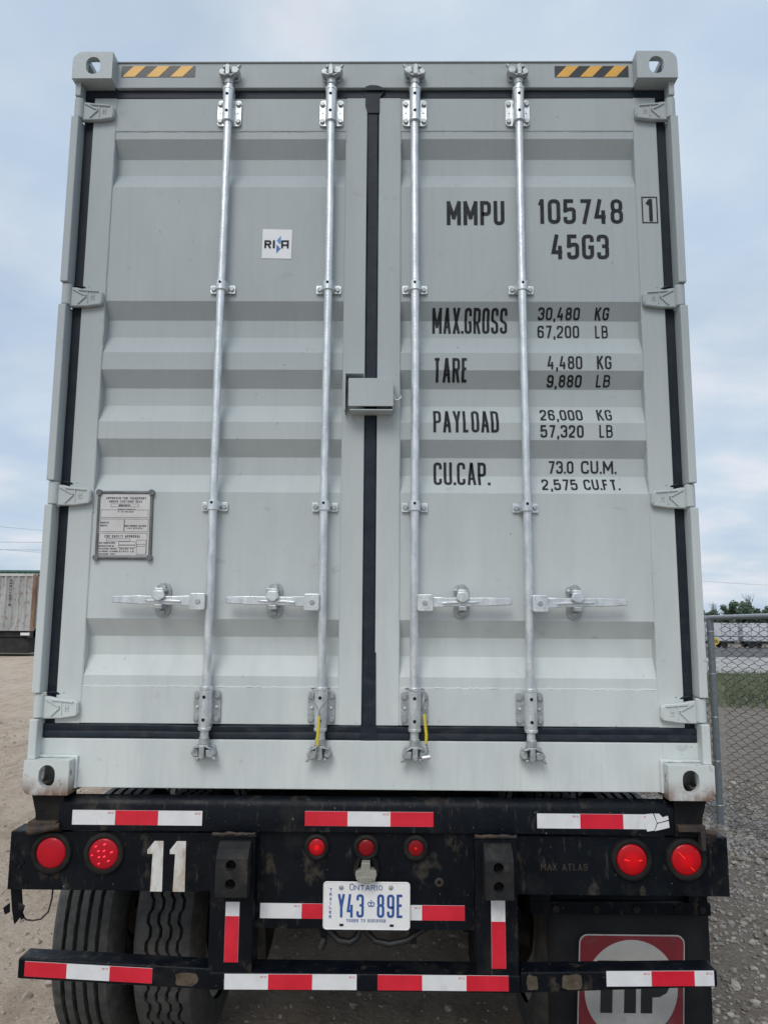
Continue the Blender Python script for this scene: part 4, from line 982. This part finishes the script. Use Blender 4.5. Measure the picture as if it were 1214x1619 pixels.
# hoses and brackets under the rear plate
hs = MB(); hs.tube([(-.155, .12, .74), (-.13, .11, .715), (-.10, .10, .690), (-.06, .10, .684), (-.035, .10, .700), (-.02, .11, .735)], [.012, .014, .013, .013, .013, .012], 9)
hs.tube([(-.015, .12, .742), (.0, .11, .715), (.03, .10, .690), (.08, .095, .682), (.14, .10, .692), (.20, .11, .725), (.25, .12, .745)], .0115, 9)
hs.build('air_hose', hose_m, ch, smooth=60)
for x, z0, w in ((-.155, .672, .012), (.165, .680, .012), (-.335, .725, .010), (.355, .722, .012)): MB().box(x - w, x + w, .10, .13, z0, .75).build('hose_clip', blackd, ch, bevel=.002)
MB().tube([(-.150, .095, .70), (-.158, .092, .682), (-.163, .092, .668)], .014, 8).build('hose_end', hose_m, ch, smooth=60)
MB().tube([(-.045, .10, .70), (-.035, .098, .672), (-.030, .098, .655)], .0035, 6).build('loose_tie', hose_m, ch, smooth=60)
# wheels
def tyre_mesh(zig, seed, amp):
    n = 192; Rr = .512; tw = .108; gx = [-.066, -.022, .022, .066] if not zig else [-.060, -.019, .022, .063]
    gw = .0085 if not zig else .0065; gd = .026
    pr = []            # (x, r, groove index or -1)
    pr += [(-.135, .36, -1), (-.140, .41, -1), (-.134, .455, -1), (-.120, .487, -1), (-tw - .004, .500, -1), (-tw + .004, Rr - .004, -1)]
    for k, g in enumerate(gx): pr += [(g - gw - .0012, Rr - .0005, k), (g - gw, Rr - .002, k), (g - gw * .6, Rr - gd, k), (g + gw * .6, Rr - gd, k), (g + gw, Rr - .002, k), (g + gw + .0012, Rr - .0005, k)]
    pr += [(tw - .004, Rr - .004, -1), (tw + .004, .500, -1), (.120, .487, -1), (.134, .455, -1), (.140, .41, -1), (.135, .36, -1)]
    rnd = random.Random(seed); vs = []; m_ = len(pr)
    for i in range(n):
        t = 2 * math.pi * i / n
        zz = [1.0, 1.0, .9, -.9, -1.0, -1.0][i % 6] if zig else 0
        for x, r, g in pr:
            xx = x
            if g >= 0: xx += (zz * amp if zig else 0) + rnd.uniform(-1, 1) * (.0019 if not zig else .0012)
            rr = r + (rnd.uniform(-1, 1) * .0005 if g < 0 else 0)
            vs.append((xx, rr * math.cos(t), rr * math.sin(t)))
    fs = [(i * m_ + k, i * m_ + k + 1, ((i + 1) % n) * m_ + k + 1, ((i + 1) % n) * m_ + k) for i in range(n) for k in range(m_ - 1)]
    return MB().add(vs, fs).mesh('tyre', tyre_m, 28)
ty_rib = tyre_mesh(False, 3, 0); ty_zig = tyre_mesh(True, 5, .0062)
rimb = MB(); rimb.lathe([(-.115, .365), (-.120, .350), (-.10, .315), (-.02, .300), (.02, .300), (.03, .19), (.05, .15), (.05, .02)], (0, 0, 0), 'x', 36); rimb.lathe([(.115, .365), (.120, .350), (.10, .315), (-.02, .301)], (0, 0, 0), 'x', 36)
rim_me = rimb.mesh('rim', rim_m, 40)
hub_me = MB().lathe([(-.16, .0001), (-.16, .07), (-.10, .10), (.05, .12), (.06, .15)], (0, 0, 0), 'x', 20).mesh('hub', blackd, 40)
for ax in (.905, 2.155):
    for sx in (-1, 1):
        for xx, me in ((1.137, ty_rib), (.810, ty_zig)):
            wloc = (sx * xx, ax, .502)
            w = link('wheel', rim_me, ch, wloc, (0, 0, 0 if sx < 0 else math.pi))
            t = bpy.data.objects.new('tyre', me); COL.objects.link(t); t.parent = w; t.rotation_euler = (random.random() * 6, 0, 0)
            if xx > 1: h = bpy.data.objects.new('hub', hub_me); COL.objects.link(h); h.parent = w

# ------------------------------------------------------------------ chain link fences
fgalv = mat('fence_galvanised', (0.165, 0.195, 0.215), (0.22, 0.25, 0.265), scale=30, rough=0.5, metal=0.35)
frail = mat('fence_rail_galvanised', (0.36, 0.40, 0.42), (0.46, 0.49, 0.50), scale=30, rough=0.45, metal=0.4)
fwire = mat('fence_wire', (0.055, 0.060, 0.066), (0.095, 0.10, 0.105), scale=30, rough=0.55, metal=0.3)
def fence(name, label, P0, P1, posts, top, base, pitch, wr, pr):
    """P0, P1: (x,y) ends; posts: distances of the posts along the line; top(s), base(s): heights along it"""
    P0, P1 = Vector(P0), Vector(P1); D = (P1 - P0); Ln = D.length; D.normalize(); Nn = Vector((-D.y, D.x))
    f = thing(name, label, 'fence', (P0.x, P0.y, base(0)))
    def at(s, z, o=0.0): q = P0 + D * s + Nn * o; return (q.x, q.y, z)
    for s in posts:
        b = MB(); b.cyl(at(s, base(s) - .25), at(s, top(s) - .005), pr, 14); p = b.build('fence_post', fgalv, f, smooth=50)
        t = MB()
        for k in range(5):
            z = base(s) + .18 + k * (top(s) - base(s) - .3) / 4; q = Vector(at(s, z)); 
            t.tube([q + Vector((math.cos(a), math.sin(a), 0)) * (pr + .002) for a in [2 * math.pi * j / 12 for j in range(13)]], .0022, 5, cap=False)
        t.build('tie_wire', MATS['galvanised_steel'], p)
    n = max(2, int(Ln / .5)); MB().tube([at(Ln * k / n, top(Ln * k / n)) for k in range(n + 1)], pr * .72, 12).build('top_rail', frail, f, smooth=50)
    b = MB(); h = pitch / 2; nw = int(Ln / pitch)
    for i in range(nw):
        s0 = i * pitch; z0 = base(s0) + .02; z1 = top(s0) + .035; m_ = int((z1 - z0) / h); pts = []
        for k in range(m_ + 1):
            e = (k + i) % 2; s = s0 + (h if e else -h) * .98
            pts.append(at(s, z0 + k * h - .006, -.034 + (.004 if e else -.004))); pts.append(at(s, z0 + k * h + .006, -.034 + (-.004 if e else .004)))
        b.tube(pts, wr, 3, cap=False)
    o = b.build('chain_link', fwire, f, fixn=False); o['kind'] = 'stuff'
    return f
cl = lambda v, a, b_: max(a, min(b_, v))
FT = lambda y: 1.812 + .03 * cl(4 - y, -2, 1.5)
fence('chain_link_fence', 'galvanised chain link fence at the right, slanting past the container corner towards the camera', (4.60, -3.0), (2.94, 4.0), [.05, 2.2, 4.7, 7.19],
      lambda s: FT(-3 + s * .973), lambda s: FT(-3 + s * .973) - 1.79, .068, .0027, .030)
fence('chain_link_fence', 'galvanised chain link fence going on behind the container from the corner post', (2.94, 4.05), (2.93, 16.0), [3.0, 6.0, 9.0, 11.9], lambda s: FT(4 + s), lambda s: FT(4 + s) - 1.79, .068, .0027, .030)
fence('chain_link_fence', 'farther low chain link fence in front of the grass strip', (3.05, 13.7), (22.0, 13.9), [.5, 3.0, 5.6, 8.6, 11.6, 14.6], lambda s: 1.38 - .004 * s, lambda s: terrain(3 + s, 13.7) + .02, .10, .0026, .032)
sg = thing('round_sign', 'small round yellow sign on the farther fence', 'sign', (7.15, 13.6, 1.25))
b = MB().prism(disc(7.15, 1.25, .075), 13.585, 13.595); b.build('sign_plate', mat('sign_yellow', (0.62, 0.46, 0.05), rough=.5), sg)
text_mb('35', 7.105, 7.195, 1.215, 1.285, .012, 13.583).build('sign_marking', hblack, sg, fixn=False)

# ------------------------------------------------------------------ loose stone, pebbles, grass
ico = bmesh.new(); bmesh.ops.create_icosphere(ico, subdivisions=1, radius=1.0); IV = [v.co.copy() for v in ico.verts]; IF = [[v.index for v in f.verts] for f in ico.faces]; ico.free()
def stones(name, label, n, pos, size, mt, seed):
    rnd = random.Random(seed); vs = []; fs = []; var = []
    for _ in range(14):
        sc = Vector((rnd.uniform(.7, 1.3), rnd.uniform(.6, 1.1), rnd.uniform(.45, .8))); var.append([Vector((v.x * sc.x, v.y * sc.y, v.z * sc.z)) * rnd.uniform(.75, 1.2) for v in IV])
    for _ in range(n):
        x, y = pos(rnd); s = size(rnd); M = Matrix.Rotation(rnd.random() * 6.28, 3, 'Z') @ Matrix.Rotation(rnd.uniform(-.5, .5), 3, 'X')
        c = Vector((x, y, ground_h(x, y) + s * .28)); k = len(vs)
        vs += [tuple(c + (M @ v) * s) for v in rnd.choice(var)]; fs += [[k + i for i in f] for f in IF]
    me = bpy.data.meshes.new(name); me.from_pydata(vs, [], fs); me.materials.append(mt); o = bpy.data.objects.new(name, me); COL.objects.link(o); return tag(o, label, 'gravel', kind='stuff')
st_m = mat('stone_grey', (0.17, 0.163, 0.158), (0.42, 0.41, 0.395), scale=14, rough=.9, bump=.4, bscale=80, detail=2, lo=.3, hi=.7)
st_d = mat('stone_dusty', (0.17, 0.148, 0.128), (0.44, 0.405, 0.36), scale=11, rough=.95, bump=.4, bscale=80, detail=2)
st_t = mat('stone_tan', (0.27, 0.225, 0.18), (0.50, 0.445, 0.38), scale=11, rough=.95, detail=2)
def ps_heap(r):
    while 1:
        x, y = 2.95 + r.gauss(0, .42), r.uniform(.3, 10)
        if x > 1.7: return x, y
stones('crushed_stone', 'pale crushed stone heaped along the foot of the near fence', 11000, ps_heap, lambda r: min(.045, .012 * math.exp(r.gauss(0, .4))), st_m, 1)
stones('gravel', 'dusty grey gravel and stones on the ground right of the trailer', 13000, lambda r: (r.uniform(1.0, 4.2), -1.6 + 8 * r.random() ** 1.1), lambda r: min(.05, .0098 * math.exp(r.gauss(0, .58))), st_d, 2)
stones('pebbles', 'small tan pebbles scattered over the dirt yard left of the trailer', 15000, lambda r: (r.uniform(-6.5, .8), -1.4 + 14 * r.random() ** 1.5), lambda r: min(.035, .0068 * math.exp(r.gauss(0, .55))), st_t, 3)
grass_m = mat('grass_green', (0.115, 0.15, 0.080), (0.21, 0.235, 0.135), scale=3, rough=.8, detail=3)
rnd = random.Random(11); vs = []; fs = []
for _ in range(26000):
    x = rnd.uniform(3.4, 26); y = rnd.uniform(13.9, 26.5 + 1.0 * noise.noise((x * .5, 0, 0)))
    dens = .5 + .5 * noise.noise((x * .8, y * .6, 4))
    if rnd.random() > dens + .25: continue
    z = terrain(x, y) - .02; hgt = rnd.uniform(.18, .55) * (.6 + dens * .6); a = rnd.random() * 6.28; w = rnd.uniform(.012, .03); lx, ly = rnd.gauss(0, .10), rnd.gauss(0, .10); k = len(vs)
    vs += [(x - w * math.cos(a), y - w * math.sin(a), z), (x + w * math.cos(a), y + w * math.sin(a), z), (x + lx, y + ly, z + hgt)]; fs.append((k, k + 1, k + 2))
me = bpy.data.meshes.new('grass'); me.from_pydata(vs, [], fs); me.materials.append(grass_m); o = bpy.data.objects.new('grass', me); COL.objects.link(o); tag(o, 'rough green grass strip behind the farther fence', 'grass', kind='stuff')

# ------------------------------------------------------------------ background left: old container on a trailer
oldp = mat('weathered_container_paint', (0.30, 0.31, 0.31), (0.43, 0.435, 0.425), scale=1.2, rough=.75, stretch=(2, 1, .3), over=[((0.20, 0.11, 0.06), 2.4, .55, .69, .8, (1.6, 1, .35), None, None), ((0.22, 0.11, 0.05), 9, .56, .68, .8, (1, 1, .6), None, None), ((0.10, 0.09, 0.08), 5, .55, .75, .6, (3, 1, .15), None, None)])
rustm = mat('rust_brown', (0.15, 0.088, 0.055), (0.25, 0.17, 0.115), scale=3, rough=.9, stretch=(1, 1, .4))
greenp = mat('faded_green_paint', (0.05, 0.13, 0.10), (0.09, 0.17, 0.14), scale=2, rough=.7)
offw = mat('faded_white_paint', (0.48, 0.48, 0.46), (0.58, 0.58, 0.56), scale=1.2, rough=.6, over=[((0.30, 0.27, 0.23), 2, .5, .8, .5, (1, 1, .3), None, None)])
darkm = mat('dark_undercarriage', (0.012, 0.012, 0.013), (0.03, 0.028, 0.026), scale=4, rough=.8)
def old_container(name, label, x1, y0, z0, L_, H_, pm, rail, per=.30):
    t = thing(name, label, 'container', (x1 - L_ / 2, y0 + 1.2, z0)); pts = []; x = x1 - .16
    while x > x1 - L_ + .2:
        for dx, dy in ((0, .02), (.09, .02), (.14, .075), (.24, .075)):
            if x - dx > x1 - L_ + .1: pts.append((x - dx, y0 + dy))
        x -= per
    n = len(pts); b = MB().add([(px_, py_, z0 + .14) for px_, py_ in pts] + [(px_, py_, z0 + H_ - .10) for px_, py_ in pts], [(i, i + 1, i + 1 + n, i + n) for i in range(n - 1)]); b.build('side_wall', pm, t)
    MB().box(x1 - .10, x1 - .02, y0 + .1, y0 + 2.34, z0 + .1, z0 + H_ - .1).build('end_wall', pm, t)
    MB().box(x1 - L_ + .05, x1 - .03, y0 + 2.30, y0 + 2.40, z0 + .1, z0 + H_ - .1).build('back_wall', pm, t); MB().box(x1 - L_ + .02, x1 - L_ + .1, y0 + .1, y0 + 2.34, z0 + .1, z0 + H_ - .1).build('end_wall', pm, t)
    MB().box(x1 - L_ + .02, x1 - .02, y0 + .03, y0 + 2.40, z0 + H_ - .04, z0 + H_ - .005).build('roof', rail, t)
    MB().box(x1 - L_, x1, y0, y0 + .07, z0 + H_ - .11, z0 + H_).build('top_rail', rail, t); MB().box(x1 - L_, x1, y0, y0 + .07, z0, z0 + .15).build('bottom_rail', pm, t)
    for xx in (x1 - .155, x1 - L_ + .005): MB().box(xx, xx + .15, y0 - .01, y0 + .16, z0 + .02, z0 + H_ - .02).build('corner_post', rustm, t); MB().box(xx, xx + .15, y0 + 2.26, y0 + 2.42, z0 + .02, z0 + H_ - .02).build('corner_post', rustm, t)
    return t
oc = old_container('shipping_container', 'weathered grey container with a rusty corner post, far left across the yard', -15.75, 30.0, .90, 12.19, 2.53, oldp, offw)
MB().box(-19.05, -18.35, 29.985, 30.02, 2.28, 2.62).build('patch_plate', mat('patch_grey', (0.16, 0.165, 0.165), (0.22, 0.22, 0.215), scale=3, rough=.8), oc)
b = MB()
for k in range(9): text_mb('MMRU45218'[k], -16.93, -16.82, 3.08 - k * .135, 3.17 - k * .135, .022, 29.97, mb=b)
b.build('lettering', ink, oc, fixn=False)
old_container('shipping_container', 'green container with a pale roof showing just above the weathered one', -17.2, 35.5, 1.25, 12.19, 2.62, greenp, greenp)
old_container('shipping_container', 'pale container roof behind the green one at the far left', -17.9, 40.5, 1.35, 12.19, 2.78, offw, offw)
fw = MB(); fw.lathe([(-.13, .30), (-.14, .42), (-.10, .50), (.10, .50), (.14, .42), (.13, .30), (.05, .12), (.05, .001)], (0, 0, 0), 'y', 20); fw_me = fw.mesh('wheel', darkm, 40)
def flat_trailer(label, x0, x1, y0, zg, zt, wx, group=None, name='flatbed_trailer'):
    t = thing(name, label, 'trailer', ((x0 + x1) / 2, y0 + 1.2, zg), group)
    b = MB(); b.box(x0, x1, y0 + .15, y0 + .35, zt - .28, zt - .01); b.box(x0, x1, y0 + 2.0, y0 + 2.2, zt - .28, zt - .01); b.box(x0, x0 + .2, y0, y0 + 2.4, zt - .30, zt - .012); b.box(x1 - .2, x1, y0, y0 + 2.4, zt - .30, zt - .012)
    b.build('frame', darkm, t)
    for x in wx:
        for dy in (.15, 2.2): link('wheel', fw_me, t, (x, y0 + dy, zg + .49))
    MB().box(x1 - .5, x1 - .1, y0 - .005, y0 + .01, zt - .20, zt - .08).build('reflective_tape', tapew, t)
    b = MB(); 
    for x in wx: b.cyl((x, y0 + .1, zg + .49), (x, y0 + 2.3, zg + .49), .07, 10)
    b.box(min(wx) - .6, max(wx) + .6, y0 + .4, y0 + 1.9, zg + .42, zt - .28); b.build('axle', darkm, t)
    return t
flat_trailer('dark flatbed trailer carrying the weathered grey container', -27.9, -15.80, 30.0, terrain(-17, 30) - .02, .90, (-19.0, -20.3, -21.6))
MB().box(-17.9, -16.0, 30.2, 32.2, terrain(-17, 30) + .12, .60).build('undercarriage_box', darkm, bpy.data.objects['flatbed_trailer'], bevel=.03)  # plain dark box added so the trailer's rear underside reads black
flat_trailer('dark trailer under the green container', -29.3, -17.2, 35.5, terrain(-17, 36) - .02, 1.25, (-18.3, -19.6)); flat_trailer('dark trailer under the pale container behind the green one', -30, -17.9, 40.5, terrain(-17, 41) - .02, 1.35, (-19, -20.3))

# ------------------------------------------------------------------ background right: white trailers, trees, wires
vanw = mat('trailer_white', (0.52, 0.54, 0.56), (0.62, 0.64, 0.65), scale=.5, rough=.5, over=[((0.30, 0.31, 0.32), .8, .5, .8, .5, (1, 1, .4), None, None)])
vang = mat('trailer_grey', (0.24, 0.255, 0.27), (0.30, 0.31, 0.32), scale=.5, rough=.5)
def van_trailer(x0, x1, y0, label, pm):
    zg = terrain((x0 + x1) / 2, y0) + .05
    t = thing('box_trailer', label, 'trailer', ((x0 + x1) / 2, y0 + 1.25, zg), 'trailers parked beyond the road')
    MB().box(x0, x1, y0, y0 + 2.5, zg + 1.15, zg + 3.95).build('body', pm, t, bevel=.06)
    MB().box(x0, x1, y0 - .03, y0 + 2.53, zg + 1.10, zg + 1.24).build('bottom_rail', vang, t); MB().box(x0, x1, y0 - .03, y0 + 2.53, zg + 3.86, zg + 4.0).build('top_rail', vanw, t)
    b = MB()
    for k in range(1, 10): b.box(x0 + (x1 - x0) * k / 10 - .05, x0 + (x1 - x0) * k / 10 + .05, y0 - .02, y0, zg + 1.24, zg + 3.86)
    b.build('wall_rib', vang, t)
    MB().box(x0 + .5, x1 - .5, y0 + .3, y0 + 2.2, zg + .75, zg + 1.10).build('frame', darkm, t)
    for x in (x0 + 1.2, x0 + 2.5, x1 - 2.2):
        for dy in (.2, 2.3): link('wheel', fw_me, t, (x, y0 + dy, zg + .5))
van_trailer(43.0, 56.2, 118, 'white box trailer beyond the road, half hidden behind the container edge', vanw); van_trailer(57.0, 70.2, 118, 'white box trailer beyond the road, right of the near fence post', vanw)
van_trailer(71.0, 84, 119, 'grey box trailer beyond the road at the right edge', vang); van_trailer(28, 41.5, 118, 'white box trailer beyond the road, left end of the row', vanw)
leaf_d = mat('leaf_green', (0.040, 0.072, 0.042), (0.095, 0.135, 0.075), scale=.8, rough=.8, detail=4)
bark = mat('bark_grey', (0.10, 0.085, 0.07), (0.15, 0.13, 0.11), scale=6, rough=.9)
def tree(x, y, h, rr, seed, label, bare=False):
    rnd = random.Random(seed); zg = terrain(x, y); t = thing('tree', label, 'tree', (x, y, zg), 'trees beyond the white trailers')
    b = MB(); b.tube([(x, y, zg - .2), (x + .1, y, zg + h * .35), (x - .1, y, zg + h * .75)], [.28, .2, .07], 8)
    tips = []
    for k in range(9):
        z0 = zg + h * rnd.uniform(.25, .65); a = rnd.random() * 6.28; l = rr * rnd.uniform(.5, .95); e = (x + l * math.cos(a), y + l * math.sin(a), z0 + h * rnd.uniform(.08, .25)); b.tube([(x, y, z0), e], [.09, .03], 6); tips.append(e)
    if bare:
        for k in range(11):
            a = rnd.random() * 6.28; l = rnd.uniform(.4, 1.6); p = Vector((x, y, zg + h * .72)); q = p + Vector((l * .5 * math.cos(a), l * .5 * math.sin(a), h * rnd.uniform(.15, .25))); q2 = q + Vector((l * .5 * math.cos(a), l * .5 * math.sin(a), h * rnd.uniform(.08, .18)))
            b.tube([p, q, q2], [.06, .035, .012], 5)
            for _ in range(3): s = p.lerp(q2, rnd.uniform(.5, .9)); b.tube([s, s + Vector((rnd.uniform(-.6, .6), rnd.uniform(-.6, .6), rnd.uniform(.4, 1.0)))], [.02, .008], 4)
    b.build('trunk', bark, t, smooth=60)
    cl_ = [(Vector((x + rnd.gauss(0, rr * .42), y + rnd.gauss(0, rr * .42), zg + h * rnd.uniform(.18, .84))), rr * rnd.uniform(.22, .42)) for _ in range(26)] + [(Vector(e), rr * .3) for e in tips]
    vs, fs = [], []
    for c, r in cl_:
        for _ in range(95):
            d = Vector((rnd.gauss(0, 1), rnd.gauss(0, 1), rnd.gauss(0, 1))).normalized() * r * rnd.random() ** .4; p = c + d; u = Vector((rnd.gauss(0, 1), rnd.gauss(0, 1), rnd.gauss(0, 1))).normalized(); w = u.orthogonal().normalized(); s = rnd.uniform(.16, .34); k = len(vs)
            vs += [tuple(p + u * s), tuple(p + w * s * .7), tuple(p - u * s), tuple(p - w * s * .7)]; fs.append((k, k + 1, k + 2, k + 3))
    me = bpy.data.meshes.new('crown'); me.from_pydata([tuple(Vector(v) - Vector((x, y, zg))) for v in vs], [], fs); me.materials.append(leaf_d); o = bpy.data.objects.new('crown', me); COL.objects.link(o); o.parent = t
TR = [(62, 150, 7.2, 2.8, False, 'low green tree just beside the container edge'), (67.5, 152, 7.6, 2.6, True, 'green tree left of the fence post top, bare twigs above'), (71.0, 149, 9.6, 2.7, False, 'round green tree right above the near fence post'), (74.2, 151, 9.3, 2.7, True, 'green tree with dead branches sticking out of its top'),
      (77.0, 150, 8.7, 2.2, False, 'small green tree between the dead branched tree and the right edge'), (80.2, 152, 8.3, 2.4, True, 'green tree by the right edge with a bare twig'), (84.0, 150, 9.0, 2.8, False, 'green tree cut by the right edge of the picture')]
for i, (x, y, h, rr, bare, lab) in enumerate(TR): tree(x, y, h, rr, 40 + i, lab, bare)
# poles and wires
polem = mat('pole_wood', (0.10, 0.085, 0.07), (0.15, 0.13, 0.105), scale=5, rough=.9, stretch=(1, 1, .2)); wirem = mat('cable_black', (0.05, 0.05, 0.055), rough=.6)
for x, y, lab in ((10, 80, 'wooden power pole hidden behind the container'),):
    t = thing('utility_pole', lab, 'pole', (x, y, terrain(x, y))); MB().tube([(x, y, terrain(x, y) - .5), (x, y, 10.6)], [.16, .11], 10).build('pole', polem, t, smooth=60); MB().box(x - .06, x + .06, y - 1.1, y + 1.1, 9.55, 9.7).build('crossarm', polem, t)
def wire(label, p0, p1, sag, r=.022):
    P0, P1 = Vector(p0), Vector(p1); n = 30; pts = [P0.lerp(P1, k / n) - Vector((0, 0, 4 * sag * (k / n) * (1 - k / n))) for k in range(n + 1)]
    o = MB().tube(pts, r, 4).build('power_line', wirem, fixn=False); tag(o, label, 'cable', 'power lines across the yard')
wire('upper level power line at the left edge of the sky', (10, 80, 9.75), (-85, 80, 9.75), .35, .016); wire('lower level power line at the left, above the old containers', (10, 80, 8.75), (-85, 80, 8.80), .25, .016)
wire('thin line slanting down to the right below the lower level line', (-85, 84, 11.6), (10, 80, 5.2), .2, .012); wire('thin line slanting steeply in the upper left of the wires', (-85, 76, 14.4), (10, 80, 6.9), .2, .012)
wire('thin line sagging above the trees at the right edge', (10, 80, 8.6), (92, 80, 8.6), 3.75, .010)
